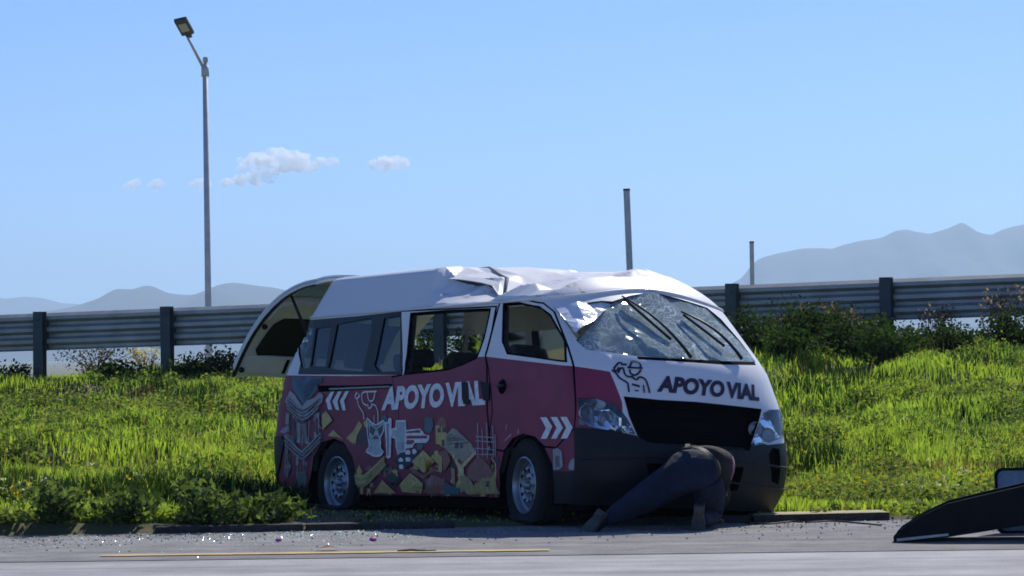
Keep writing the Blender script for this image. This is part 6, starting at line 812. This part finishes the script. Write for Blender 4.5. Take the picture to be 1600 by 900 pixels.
# shrubs: each its own stems and foliage
def shrub(name, x, y, h, r, label, cat, group=None, c0=(.014, .034, .012), c1=(.05, .085, .02), nl=1500, size=.06, plume=None):
    z = float(hgt(x, y)); e = empty(name, (x, y, z-.02)); st = MB(); Ls = []
    ns = 11
    for k in range(ns):
        a = random.uniform(0, 6.28); q = random.uniform(.25, 1)*r; hx = h*random.uniform(.6, 1.08)*(1-.35*(q/r)**2)
        pts = [(math.cos(a)*q*t**1.4+random.gauss(0, .02), math.sin(a)*q*t**1.4+random.gauss(0, .02), hx*t) for t in np.linspace(0, 1, 5)]; pts[0] = (0, 0, 0)
        st.tube(pts, [.014, .011, .009, .006, .004], 5); Ls.append(np.array(pts))
    st.build('stem', mat('stem_brown', (.07, .055, .03), .9) if 'stem_brown' not in MATS else 'stem_brown', e, True)
    i = rng.integers(0, ns, nl); t = rng.random(nl)**.6*4; j = np.minimum(3, t.astype(int)); f = (t-j)[:, None]; LL = np.array(Ls); c = LL[i, j]*(1-f)+LL[i, j+1]*f
    c = c+rng.normal(0, 1, (nl, 3))*np.array([.09, .09, .06])*(r/.4); c[:, 2] = np.maximum(.02, c[:, 2])
    k = np.clip(rng.normal(.45, .3, nl), 0, 1)[:, None]; col = np.array(c0)*(1-k)+np.array(c1)*k
    V_, T_, C_ = leaves(c[:, 0], c[:, 1], c[:, 2], size*rng.uniform(.6, 1.3, nl), col, .8); fast_mesh('foliage', V_, T_, 4, C_, 'herb_leaf', e, kind=None)
    if plume is not None:
        V2 = []; T2 = []; C2 = []; b = 0
        tips = LL[:, 4]; m_ = 26; i = np.repeat(np.arange(ns), m_); c = tips[i]+rng.normal(0, 1, (len(i), 3))*np.array([.05, .05, .07])
        V_, T_, C_ = leaves(c[:, 0], c[:, 1], c[:, 2], np.full(len(i), .05), np.tile(np.array(plume), (len(i), 1))*rng.uniform(.7, 1.2, (len(i), 1)), 1.5); fast_mesh('seed_heads', V_, T_, 4, C_, 'herb_leaf', e)
    return tag(e, label, cat, group)
def by_rail(px, back):   # ground point on the view ray at pixel column px, `back` metres before the rail
    for d_ in np.arange(30, 60, .05):
        p = at(px, 520, d_)
        if p[1] >= railY(p[0])-back: return p[0], p[1]
ORD = ['nearest', 'second', 'third', 'fourth', 'fifth', 'sixth', 'seventh', 'eighth', 'ninth', 'farthest']; NS = 0
DG = 'dark leafy shrubs under the right end of the guardrail'
for (px, bk, h, r) in ((1172, 1.6, .70, .42), (1205, .9, .58, .40), (1250, 1.5, .66, .45), (1292, .8, .66, .42), (1330, 1.7, .62, .45), (1368, 1.0, .58, .42), (1412, 1.5, .50, .45), (1452, .8, .34, .36), (1495, 1.3, .40, .40), (1588, .9, .56, .40)):
    x, y = by_rail(px, bk); shrub('roadside_shrub', x, y, h, r, '%s from the van of the dark leafy shrubs under the right guardrail' % ORD[NS], 'shrub', DG, nl=1700); NS += 1
for (px, bk, h, r, lab) in ((1235, 2.9, .42, .40, 'low dark green shrub in the grass right of the van windshield'), (1385, 3.1, .50, .45, 'broad leafy clump below the rightmost guardrail post')):
    x, y = by_rail(px, bk); shrub('roadside_shrub', x, y, h, r, lab, 'shrub', None, c1=(.06, .11, .03))
for (px, bk, h, r, lab) in ((662, -.3, .80, .50, 'leafy shrub seen through the rear end of the empty sliding door window'), (815, .2, .74, .42, 'green shrub seen through the rear part of the front passenger window'), (862, .1, .80, .45, 'green shrub seen through the front part of the front passenger window'), (742, .1, .74, .42, 'green shrub seen through the front end of the sliding door window')):
    x, y = by_rail(px, bk); shrub('roadside_shrub', x, y, h, r, lab, 'shrub', None, c0=(.03, .06, .02), c1=(.16, .22, .06), nl=1500)
NS = 0
PG = 'pinkish seed-head grasses behind the right of the guardrail'
for (px, h, r) in ((1225, .70, .34), (1270, .74, .36), (1320, .80, .38), (1462, .70, .32), (1580, .82, .40)):
    x, y = by_rail(px, .25); shrub('tall_weed', x, y, h*.92, r, '%s from the van of the pinkish weeds behind the right guardrail' % ORD[NS], 'weed', PG, c0=(.07, .06, .035), c1=(.16, .13, .08), nl=420, size=.05, plume=(.36, .25, .22)); NS += 1
x, y = by_rail(232, -.4); shrub('tall_weed', x, y, .62, .30, 'dry cream flower heads beside the guardrail post at left', 'weed', None, c0=(.12, .10, .06), c1=(.3, .25, .18), nl=260, size=.04, plume=(.72, .60, .50))
x, y = by_rail(150, -4.0); shrub('dry_bush', x, y, .72, .62, 'brown leafless bush beyond the guardrail at left', 'bush', None, c0=(.06, .05, .04), c1=(.13, .10, .075), nl=900, size=.05)
NS = 0
LG = 'dark weeds along the foot of the guardrail at left'
for (px, bk, h, r) in ((18, .5, .30, .36), (185, .6, .26, .38), (300, .5, .36, .40), (345, .5, .40, .40)):
    x, y = by_rail(px, bk); shrub('roadside_shrub', x, y, h, r, '%s from the left edge of the dark low shrubs along the guardrail foot' % (ORD[NS] if NS else 'first'), 'shrub', LG, nl=900); NS += 1
for (px, py, h, r, lab) in ((312, 800, .36, .30, 'dark leafy weed overhanging the kerb left of the van'), (150, 815, .26, .26, 'leafy weed at the road edge left of the dark kerb shadow'), (430, 790, .24, .24, 'leafy weed just in front of the rear bumper'), (60, 810, .30, .30, 'pale broad leafed weed at the far left road edge'), (365, 812, .16, .26, 'low weed hanging over the kerb below the tailgate')):
    d_ = (CAMH-.05)*FPX/(py+(px-800)*.01283-550+26); p = at(px, py, d_); y_ = max(p[1], kerbY(p[0])+.32); shrub('broad_weed', p[0], y_, h, r, lab, 'weed', None, c0=(.04, .075, .025), c1=(.20, .27, .09), nl=520, size=.07)
# ------------------------------------------------------------------ kneeling person
mat('denim', (.011,.019,.040), .9, noise=.35, nscale=9, bump=1.0, bscale=11)
mat('shirt_dark', (.030,.027,.027), .9, noise=.25, nscale=10, bump=1.0, bscale=12)
mat('shirt_pink', (.30,.15,.20), .85, noise=.15)
mat('skin', (.36,.18,.12), .6)
mat('hair_black', (.012,.010,.009), .7, noise=.2, nscale=40)
mat('sole', (.085,.08,.07), .8, noise=.3, nscale=20)
mat('shoe_leather', (.015,.013,.012), .6)
mat('belt_leather', (.02,.015,.012), .5)
mat('buckle_metal', (.6,.52,.3), .3, metal=.9)
pb = at(1088, 828, 23.15)
ped = empty('person', (pb[0], pb[1], 0)); ped.scale = (1, 1, .93); tag(ped, 'person kneeling in dark jeans and dark shirt, bent down under the front bumper', 'person')
def skinned(name, joints, edges, mats, pick, parent, root=0, sub=3):
    me = bpy.data.meshes.new(name); me.from_pydata([j[:3] for j in joints], edges, []); o = bpy.data.objects.new(name, me); COL.objects.link(o)
    m1 = o.modifiers.new('s', 'SKIN'); m1.use_smooth_shade = True; m2 = o.modifiers.new('d', 'SUBSURF'); m2.levels = sub; m2.render_levels = sub
    for v, j in zip(me.skin_vertices[0].data, joints): v.radius = (j[3], j[4] if len(j) > 4 else j[3]); v.use_root = False
    me.skin_vertices[0].data[root].use_root = True
    bpy.context.view_layer.update(); ev = bpy.data.meshes.new_from_object(o.evaluated_get(bpy.context.evaluated_depsgraph_get())); bpy.data.objects.remove(o); bpy.data.meshes.remove(me)
    ev.name = name; ev.materials.clear()
    for m_ in mats: ev.materials.append(MATS[m_])
    for p in ev.polygons: p.material_index = pick(p.center); p.use_smooth = True
    q = bpy.data.objects.new(name, ev); COL.objects.link(q); q.parent = parent; return q
# local frame: x right, y away from the camera, z up; origin on the road at the near shoe
J = [(-.01,.20,.450,.195,.175),   # 0 pelvis
     (.05,.30,.520,.180,.140),    # 1 waist
     (.14,.42,.520,.190,.150),    # 2 chest
     (.20,.54,.455,.150,.120),    # 3 upper chest
     (.23,.62,.370,.065,.065),    # 4 neck
     (.10,.20,.390,.140,.140),    # 5 right hip
     (.12,.30,.235,.120,.120),    # 6 thigh
     (.13,.43,.100,.095,.095),    # 7 knee on the road
     (.09,.26,.080,.074,.074),    # 8 shin
     (.03,.08,.085,.042,.042),    # 9 ankle
     (-.12,.20,.395,.155,.155),   # 10 left hip
     (-.28,.18,.300,.138,.138),   # 11 thigh
     (-.42,.16,.212,.112,.112),   # 12 knee
     (-.56,.12,.140,.076,.076),   # 13 calf
     (-.66,.08,.075,.052,.052),   # 14 ankle
     (.25,.52,.420,.078,.078),    # 15 right shoulder
     (.21,.68,.250,.048,.048),    # 16 right elbow
     (.20,.80,.080,.036,.036),    # 17 right wrist
     (.14,.62,.430,.070,.070),    # 18 left shoulder
     (.06,.70,.240,.048,.048),    # 19
     (.14,.74,.080,.036,.036)]    # 20 left wrist
E_ = [(0,1),(1,2),(2,3),(3,4),(0,5),(5,6),(6,7),(7,8),(8,9),(0,10),(10,11),(11,12),(12,13),(13,14),(3,15),(15,16),(16,17),(3,18),(18,19),(19,20)]
def pick(c):
    if c.x < .30 and (c.y-.27)*.6+(c.x-.02)*.75 < -.0: return 0
    if c.y < .30 and c.z < .42 and c.x < .22: return 0
    if c.z < .36 and c.x < .22 and c.y < .58 and not (c.y > .58): return 0
    if c.y > .62 and c.z < .14: return 2
    pass
    if c.x > .285 and c.y < .56 and c.z > .36: return 3
    return 1
skinned('body', J, E_, ['denim', 'shirt_dark', 'skin', 'shirt_pink'], pick, ped)
# head turned to the ground, hair, ears
hd_ = MB(); n, m_ = 18, 14; hc = Vector((.20,.74,.25)); ax = Vector((.42,.55,-.72)).normalized(); RQ = ax.to_track_quat('Z', 'Y').to_matrix()
for i in range(m_+1):
    for k in range(n):
        a = math.pi*i/m_; b = 2*math.pi*k/n; v = Vector((.078*math.sin(a)*math.cos(b), .098*math.sin(a)*math.sin(b)*(1+.08*math.cos(a)), .118*math.cos(a)))
        hd_.V.append(tuple(hc+RQ @ v))
hd_.F = [(i*n+k, i*n+(k+1) % n, (i+1)*n+(k+1) % n, (i+1)*n+k) for i in range(m_) for k in range(n)]; hd_.m = [0]*len(hd_.F)
for s_ in (-1, 1): hd_.box(tuple(hc+RQ @ Vector((.08*s_, 0, -.01))), (.02, .03, .05), bev=.008)
hd_.box(tuple(hc+RQ @ Vector((0, -.105, -.01))), (.025, .03, .035), bev=.01)
head_o = hd_.build('head', 'skin', ped, True)
hh_ = MB()
for i in range(m_+1):
    for k in range(n):
        a = math.pi*i/m_; b = 2*math.pi*k/n; v = Vector((.086*math.sin(a)*math.cos(b), .106*math.sin(a)*math.sin(b)+.006, .126*math.cos(a))); v *= 1+.03*math.sin(7*b)*math.sin(5*a)
        if v.y < -.045 and v.z < .05: v *= .9
        hh_.V.append(tuple(hc+RQ @ v))
hh_.F = list(hd_.F[:m_*n]); hh_.m = [0]*len(hh_.F); hh_.build('hair', 'hair_black', head_o, True)
# hands with fingers
def hand(c, fwd, sgn):
    f = Vector(fwd).normalized(); s = f.cross(Vector((0, 0, 1))).normalized()*sgn; u = s.cross(f)*sgn
    P = lambda a, b, h: tuple(Vector(c)+f*a+s*b+u*h)
    jj = [(*P(0,0,0), .028, .022), (*P(.05,0,.004), .036, .016), (*P(.085,0,.002), .036, .014)]; ed = [(0,1),(1,2)]
    hnd = skinned('hand', jj, ed, ['skin'], lambda c_: 0, ped, sub=1)
    for q, (b, l) in enumerate(((-.030,.062),(-.010,.074),(.011,.070),(.030,.055))):
        jf = [(*P(.085,b,.002), .009), (*P(.085+l*.5,b*1.1,.004), .009), (*P(.085+l*.85,b*1.15,-.014), .008), (*P(.085+l,b*1.15,-.030), .007)]
        skinned('finger', jf, [(0,1),(1,2),(2,3)], ['skin'], lambda c_: 0, hnd, sub=1)
    jf = [(*P(.02,-.026,0), .011), (*P(.05,-.055,-.004), .010), (*P(.078,-.064,-.014), .008)]; skinned('thumb', jf, [(0,1),(1,2)], ['skin'], lambda c_: 0, hnd, sub=1)
hand((.20,.81,.062), (-.15,.9,-.25), 1); hand((.15,.75,.062), (.5,.8,-.25), -1)
# shoes
def shoe(c, toe, up, lab=None):
    t = Vector(toe).normalized(); u = Vector(up); u = (u-t*u.dot(t)).normalized(); s = t.cross(u); Mx = Matrix(((t.x, s.x, u.x, c[0]), (t.y, s.y, u.y, c[1]), (t.z, s.z, u.z, c[2]), (0, 0, 0, 1)))
    L = [(-.09,.034),(-.075,.040),(-.02,.036),(.05,.048),(.12,.050),(.165,.036),(.18,.012)]
    out = [(x, w) for x, w in L]+[(x, -w) for x, w in L[::-1]]
    def ext(h0, h1, sc0=1, sc1=1):
        n = len(out); V = [(x*sc0, y*sc0, h0) for x, y in out]+[(x*sc1, y*sc1, h1+.0) for x, y in out]; return V, [tuple(range(n-1, -1, -1)), tuple(range(n, 2*n))]+[(i, (i+1) % n, n+(i+1) % n, n+i) for i in range(n)]
    so_ = MB(); V, F = ext(-.045, -.018, .97, 1.03); so_.add([Mx @ Vector(v) for v in V], F)
    so_.box((-.06, 0, -.05), (.06, .066, .02), M=Mx, bev=.004)
    n = len(out); up_ = MB(); hs2 = [(1.0, -.018), (.96, .012), (.80, .040), (.5, .06)]
    V = []
    for sc, h in hs2:
        for x, y in out: V.append((x*(sc if x > 0 else 1)-(1-sc)*.05, y*sc, h+(.035 if x < 0 else 0)*(1 if h > .02 else 0)))
    F = [(r*n+i, r*n+(i+1) % n, (r+1)*n+(i+1) % n, (r+1)*n+i) for r in range(3) for i in range(n)]+[tuple(3*n+i for i in range(n))]
    up_.add([Mx @ Vector(v) for v in V], F); sh = up_.build('shoe', 'shoe_leather', ped, True, 50); so_.build('sole', 'sole', sh)
shoe((.02,.02,.115), (-.05,.22,-.95), (.12,.95,.22))
shoe((-.70,.06,.075), (-.55,-.1,-.70), (.45,.75,-.35))
# belt round the waist, label on the waistband, pink shirt side
nq = 22; wc = Vector((.022,.25,.500)); tx = Vector((.55,.62,.36)).normalized(); sx = tx.cross(Vector((0,0,1))).normalized(); ux_ = sx.cross(tx)
bl = MB(); V = []
for k in range(nq):
    a = 2*math.pi*k/nq; p = wc+sx*.190*math.cos(a)+ux_*.158*math.sin(a); V += [p-tx*.018, p+tx*.018]
bl.add(V, [(2*k, 2*((k+1) % nq), 2*((k+1) % nq)+1, 2*k+1) for k in range(nq)]); bl.build('belt', 'belt_leather', ped, True)
MB().box(tuple(wc+ux_*.160-sx*.03), (.035, .012, .03), bev=.004).build('belt_label', 'buckle_metal', ped)
# ------------------------------------------------------------------ black loading ramp and its trailer
mat('ramp_black', (.006,.007,.009), .65, spec=.2, noise=.25, nscale=6, bump=.2, bscale=30)
mat('bare_steel', (.42,.42,.41), .45, metal=.6, noise=.2)
mat('pane_glass', (.20,.24,.27), .08, metal=.0, spec=.9, noise=.25, nscale=8)
p0 = at(1396, 838, 21.45); rp = empty('loading_ramp', (p0[0], p0[1], 0)); tag(rp, 'black steel loading ramp with pointed tip sloping up out of the right edge', 'ramp')
top = [(1396,838),(1404,829),(1440,806),(1480,787),(1530,775),(1600,759),(1760,718),(1900,682)]
tp_ = [at(px, py, 21.45)-np.array([p0[0], p0[1], 0]) for px, py in top]; prof = [(p[0], max(.05, p[2])) for p in tp_]; prof[0] = (0, .045)
def plate(y0, y1, prof, low):
    n = len(prof); bot = [(x, low(x, z)) for x, z in prof]; V = []
    for y in (y0, y1): V += [(x+.16*(y), y, z) for x, z in prof]+[(x+.16*(y), y, z) for x, z in bot[::-1]]
    k = 2*n; F = [tuple(range(k)), tuple(range(2*k-1, k-1, -1))]+[(i, k+i, k+(i+1) % k, (i+1) % k) for i in range(k)]; return V, F
low = lambda x, z: max(.02, min(z-.04, .02+max(0, x-.25)*.14))
for y0, y1, nm in ((0, .035, 'side_plate'), (.52, .555, 'side_plate')):
    V, F = plate(y0, y1, prof, low); mk(nm, V, F, 'ramp_black', rp)
dk = [(x, max(.035, z-.05)) for x, z in prof]; V, F = plate(.035, .52, dk, lambda x, z: z-.03); mk('deck_plate', V, F, 'ramp_black', rp)
b = MB(); b.add([(.02,-.012,.012),(.36,-.012,.045),(.36,.03,.060),(.02,.03,.030),(.02,-.012,.030),(.36,-.012,.060)], [(0,1,5,4),(4,5,2,3)]); b.build('wear_strip', 'bare_steel', rp)
for k in range(5): MB().box((1.1+k*.28, .28+.16*.28, float(np.interp(1.1+k*.28, [q[0] for q in dk], [q[1] for q in dk]))+.012), (.03, .46, .02)).build('grip_bar', 'ramp_black', rp)
tl = empty('trailer', (p0[0]+2.15, p0[1]-.6, 0)); tag(tl, 'black flatbed trailer that carries the loading ramp, out at right', 'trailer')
MB().box((1.9, .9, .62), (3.6, 2.3, .10), bev=.01).build('deck', 'ramp_black', tl)
for yy in (.25, 1.55): MB().box((1.9, yy, .50), (3.5, .08, .14)).build('beam', 'ramp_black', tl)
for xx in (1.4, 2.3):
    for yy in (-.12, 1.92):
        w_ = empty('wheel', parent=tl); MB().lathe([(.17,-.08),(.26,-.10),(.30,-.06),(.30,.06),(.26,.1),(.17,.08)], 28, c=(xx, yy, .30)).build('tyre', 'rubber', w_, True, 40); MB().lathe([(.17,-.07),(.10,-.05),(.001,-.06)], 24, c=(xx, yy, .30)).build('rim', 'steel_rim', w_, True, 40)
# loose framed window pane standing behind the ramp
wp = at(1557, 745, 22.35); pw = empty('loose_window', (wp[0], wp[1], 0)); tag(pw, 'loose window pane in a black frame standing behind the ramp at right edge', 'window')
ht = at(1560, 731, 22.35)[2]; Mw = Matrix.Rotation(R(6), 4, 'Z') @ Matrix.Rotation(R(-8), 4, 'X')
def rrect(w, h, r, n=5): 
    c = [(w-r, h-r, 0), (r, h-r, 90), (r, r, 180), (w-r, r, 270)]; return [(cx+r*math.cos(R(a0+90*i/n)), cy+r*math.sin(R(a0+90*i/n))) for cx, cy, a0 in c for i in range(n+1)]
oc = rrect(.62, ht, .05); ic = [(.018+(x)*(.62-.036)/.62, .018+z*(ht-.036)/ht) for x, z in oc]; n = len(oc)
V = [Mw @ Vector((x, -.012, z)) for x, z in oc]+[Mw @ Vector((x, -.012, z)) for x, z in ic]+[Mw @ Vector((x, .012, z)) for x, z in oc]+[Mw @ Vector((x, .012, z)) for x, z in ic]
F = []
for i in range(n):
    j = (i+1) % n; F += [(i, j, n+j, n+i), (2*n+i, 3*n+i, 3*n+j, 2*n+j), (i, 2*n+i, 2*n+j, j), (n+i, n+j, 3*n+j, 3*n+i)]
mk('frame', V, F, 'ramp_black', pw); mk('pane', [Mw @ Vector((x, 0, z)) for x, z in ic], [tuple(range(n))], 'pane_glass', pw)
# ------------------------------------------------------------------ litter on the shoulder
glass_mat('shard_glass', (.70,.82,.78), haze=.7)
n = 900; Xs = np.where(rng.random(n) < .65, rng.normal(-1.7, .75, n), rng.uniform(-3.6, 3.2, n)); u = np.abs(rng.normal(0, .55, n)); Ys = kerbY(Xs)-.12-u*1.6; kk = (Ys > 20.7) & ~((Xs > .1) & (rng.random(n) < .6)); Xs, Ys = Xs[kk], Ys[kk]; n = len(Xs)
sz = rng.uniform(.004, .012, n); P = np.zeros((n, 4, 3)); c = np.stack([Xs, Ys, np.full(n, .006)], -1)
for k in range(3):
    a = rng.uniform(0, .9, n)+k*2.1; P[:, k] = c+np.stack([np.cos(a)*sz, np.sin(a)*sz, np.zeros(n)], -1)
P[:, 3] = c+np.stack([rng.normal(0, .003, n), rng.normal(0, .003, n), sz*rng.uniform(.5, 1.1, n)], -1)
b_ = np.arange(n)[:, None]*4; T_ = np.concatenate([b_+np.array([[0, 1, 3]]), b_+np.array([[1, 2, 3]]), b_+np.array([[2, 0, 3]])], 1).reshape(-1, 3)
sh = fast_mesh('glass_shards', P.reshape(-1, 3), T_, 3, np.full((4*n, 3), .6), 'shard_glass', label='broken window glass scattered over the shoulder left of the van', cat='glass')
mat('pebble', (.30,.28,.25), .9, noise=.3, nscale=20); mat('pebble_white', (.62,.62,.58), .8, noise=.1)
mat('pink_plastic', (.62,.10,.42), .4); mat('leaf_brown', (.28,.13,.06), .8, noise=.2, nscale=30); mat('bark', (.13,.10,.07), .9, noise=.3, nscale=20); mat('cable_black', (.015,.015,.015), .6)
n = 900; Xs = rng.uniform(-3.8, 3.9, n); Ys = kerbY(Xs)-.02-np.abs(rng.normal(0, .8, n)); sz = rng.uniform(.004, .014, n); kk = Ys > 20.2; Xs, Ys, sz = Xs[kk], Ys[kk], sz[kk]; g = []; T = []
for k_, (x, y, s) in enumerate(zip(Xs, Ys, sz)):
    b = 5*k_; a = rng.random()*6.28; ca, sa = math.cos(a)*s, math.sin(a)*s
    g += [(x+ca, y+sa, .003), (x-sa, y+ca*.8, .003), (x-ca, y-sa, .003), (x+sa, y-ca*.8, .003), (x+ca*.1, y, .004+s*.9)]; T += [(b, b+1, b+4), (b+1, b+2, b+4), (b+2, b+3, b+4), (b+3, b, b+4)]
o = mk('gravel', g, T, 'pebble'); tag(o, 'loose grit along the road edge', 'gravel', kind='stuff')
def rock(name, p, s, m_, lab, cat, sq=(1, .8, .6)):
    bm = bmesh.new(); bmesh.ops.create_icosphere(bm, subdivisions=2, radius=1)
    for v in bm.verts: v.co *= 1+.35*(random.random()-.5); v.co = Vector((v.co.x*sq[0], v.co.y*sq[1], v.co.z*sq[2]))*s
    V = [tuple(v.co) for v in bm.verts]; bm.verts.index_update(); F = [[v.index for v in f.verts] for f in bm.faces]; bm.free()
    o = mk(name, V, F, m_); o.location = p; return tag(o, lab, cat)
def road_at(px, py): return at(px, py, CAMH*FPX/(py+(px-800)*.01283-550))
for (px, py, s, m_, lab) in ((435, 847, .022, 'pink_plastic', 'small pink plastic scrap on the shoulder, left of the two'), (583, 846, .028, 'pink_plastic', 'larger pink plastic scrap on the shoulder under the van door')):
    p = road_at(px, py); rock('plastic_scrap', (p[0], p[1], .016), s, m_, lab, 'litter', (1, .6, .55))
p = road_at(1325, 811); rock('stone', (p[0], p[1], .022), .032, 'pebble_white', 'small white stone in front of the yellow kerb', 'stone')
for (px, py, s, lab) in ((1212, 814, .05, 'brown clod nearest the front bumper beside the kerb'), (1238, 813, .06, 'largest brown clod in the debris beside the kerb'), (1262, 812, .04, 'small brown clod at the right end of the kerb debris')):
    p = road_at(px, py); rock('clod', (p[0], p[1], .012), s, 'bark', lab, 'debris', (1.3, .8, .4))
p = road_at(512, 861); 
lf = MB(); lf.add([(-.08,0,.012),(-.03,.05,.03),(.05,.045,.02),(.09,0,.015),(.04,-.04,.03),(-.04,-.035,.022),(0,0,.04)], [(0,6,1),(1,6,2),(2,6,3),(3,6,4),(4,6,5),(5,6,0)]); lo = lf.build('dry_leaf', 'leaf_brown'); lo.location = (p[0], p[1], .002); tag(lo, 'curled brown leaf lying on the yellow line', 'leaf')
p = road_at(650, 863); tw = MB(); tw.tube([(-.12,0,.012),(-.03,.01,.018),(.05,-.01,.012),(.13,.015,.014)], [.006,.007,.006,.004], 6); tw.tube([(.02,0,.014),(.06,.05,.016)], [.005,.003], 5); to_ = tw.build('twig', 'bark', None, True); to_.location = (p[0], p[1], 0); tag(to_, 'short dark twig on the road past the yellow line', 'twig')
cb = [road_at(*q)+np.array([0, 0, .008]) for q in ((1165, 819), (1200, 821), (1235, 816), (1262, 818), (1300, 815), (1345, 819), (1385, 823))]
cb = [Vector(q) for q in cb]; pp = []
for i in range(len(cb)-1):
    for t in np.linspace(0, 1, 6)[:-1]: pp.append(cb[i].lerp(cb[i+1], t))
for _ in range(3): pp = [pp[0]]+[(pp[i-1]+pp[i]*2+pp[i+1])/4 for i in range(1, len(pp)-1)]+[pp[-1]]
o = MB().tube(pp, .006, 6).build('cable', 'cable_black', None, True); tag(o, 'thin black cable lying along the kerb beside the bumper', 'cable')
# ------------------------------------------------------------------ clouds and haze
def cloud(name, blobs, d, lab, seed, dens=.075):
    bm = bmesh.new()
    for (px, py, r) in blobs:
        c = at(px, py, d+random.uniform(-60, 60)); rr = r/FPX*d
        t = bmesh.ops.create_icosphere(bm, subdivisions=3, radius=1)
        for v in t['verts']:
            q = v.co.copy(); k = 1+.22*math.sin(3.1*q.x+seed)*math.sin(4.2*q.z+1.7*seed)+.12*math.sin(9*q.x+q.z*7+seed)
            v.co = Vector((q.x*rr*1.45*k, q.y*rr*1.6*k, q.z*rr*.95*k))+Vector(c)
    c0 = at(blobs[0][0], blobs[0][1], d); V = [tuple(np.array(v.co)-c0) for v in bm.verts]; bm.verts.index_update(); F = [[v.index for v in f.verts] for f in bm.faces]; bm.free()
    m = bpy.data.materials.new('cloud_vapour'); m.use_nodes = True; n = m.node_tree; n.nodes.clear(); out = n.nodes.new('ShaderNodeOutputMaterial'); pv = n.nodes.new('ShaderNodeVolumePrincipled')
    pv.inputs['Color'].default_value = (1, 1, 1, 1); pv.inputs['Anisotropy'].default_value = .5
    tc = n.nodes.new('ShaderNodeTexCoord'); nz = n.nodes.new('ShaderNodeTexNoise'); nz.inputs['Scale'].default_value = .020; nz.inputs['Detail'].default_value = 5; nz.inputs['Roughness'].default_value = .68; n.links.new(tc.outputs['Object'], nz.inputs['Vector'])
    mr = n.nodes.new('ShaderNodeMapRange'); mr.inputs['From Min'].default_value = .44; mr.inputs['From Max'].default_value = .70; mr.inputs['To Max'].default_value = dens; n.links.new(nz.outputs[0], mr.inputs[0]); n.links.new(mr.outputs[0], pv.inputs['Density']); n.links.new(pv.outputs[0], out.inputs['Volume'])
    MATS['cloud_vapour'] = m; o = mk(name, V, F, m, None, True); o.location = c0; return tag(o, lab, 'cloud')
CD = 19000
cloud('cloud', [(385,256,12),(410,252,17),(440,248,20),(462,252,20),(430,262,14),(480,258,14),(505,253,9),(522,251,7)], CD, 'largest white cloud right of the street lamp', 1.)
cloud('cloud', [(355,286,8),(378,282,11),(400,279,13),(420,278,10)], CD, 'flat cloud streak just under the largest cloud', 2.)
cloud('cloud', [(588,257,9),(606,256,13),(624,254,12)], CD, 'small rounded cloud farthest to the right', 3.)
cloud('cloud', [(202,292,7),(212,286,7)], CD, 'tiny wispy cloud farthest to the left', 4., .07)
cloud('cloud', [(245,287,9)], CD, 'tiny faint cloud second from the left', 5., .05)
cloud('cloud', [(305,287,8),(318,285,9)], CD, 'tiny cloud touching the street lamp pole', 6., .07)
hz = MB().box((0, 7600, 217), (31400, 16000, 450)).build('haze', 'soil'); hz.data.materials.clear()
m = bpy.data.materials.new('haze_air'); m.use_nodes = True; n = m.node_tree; n.nodes.clear(); out = n.nodes.new('ShaderNodeOutputMaterial'); pv = n.nodes.new('ShaderNodeVolumePrincipled')
pv.inputs['Color'].default_value = (.55, .76, 1, 1); pv.inputs['Density'].default_value = 1.12e-4; pv.inputs['Anisotropy'].default_value = .4; n.links.new(pv.outputs[0], out.inputs['Volume']); hz.data.materials.append(m); tag(hz, kind='stuff')
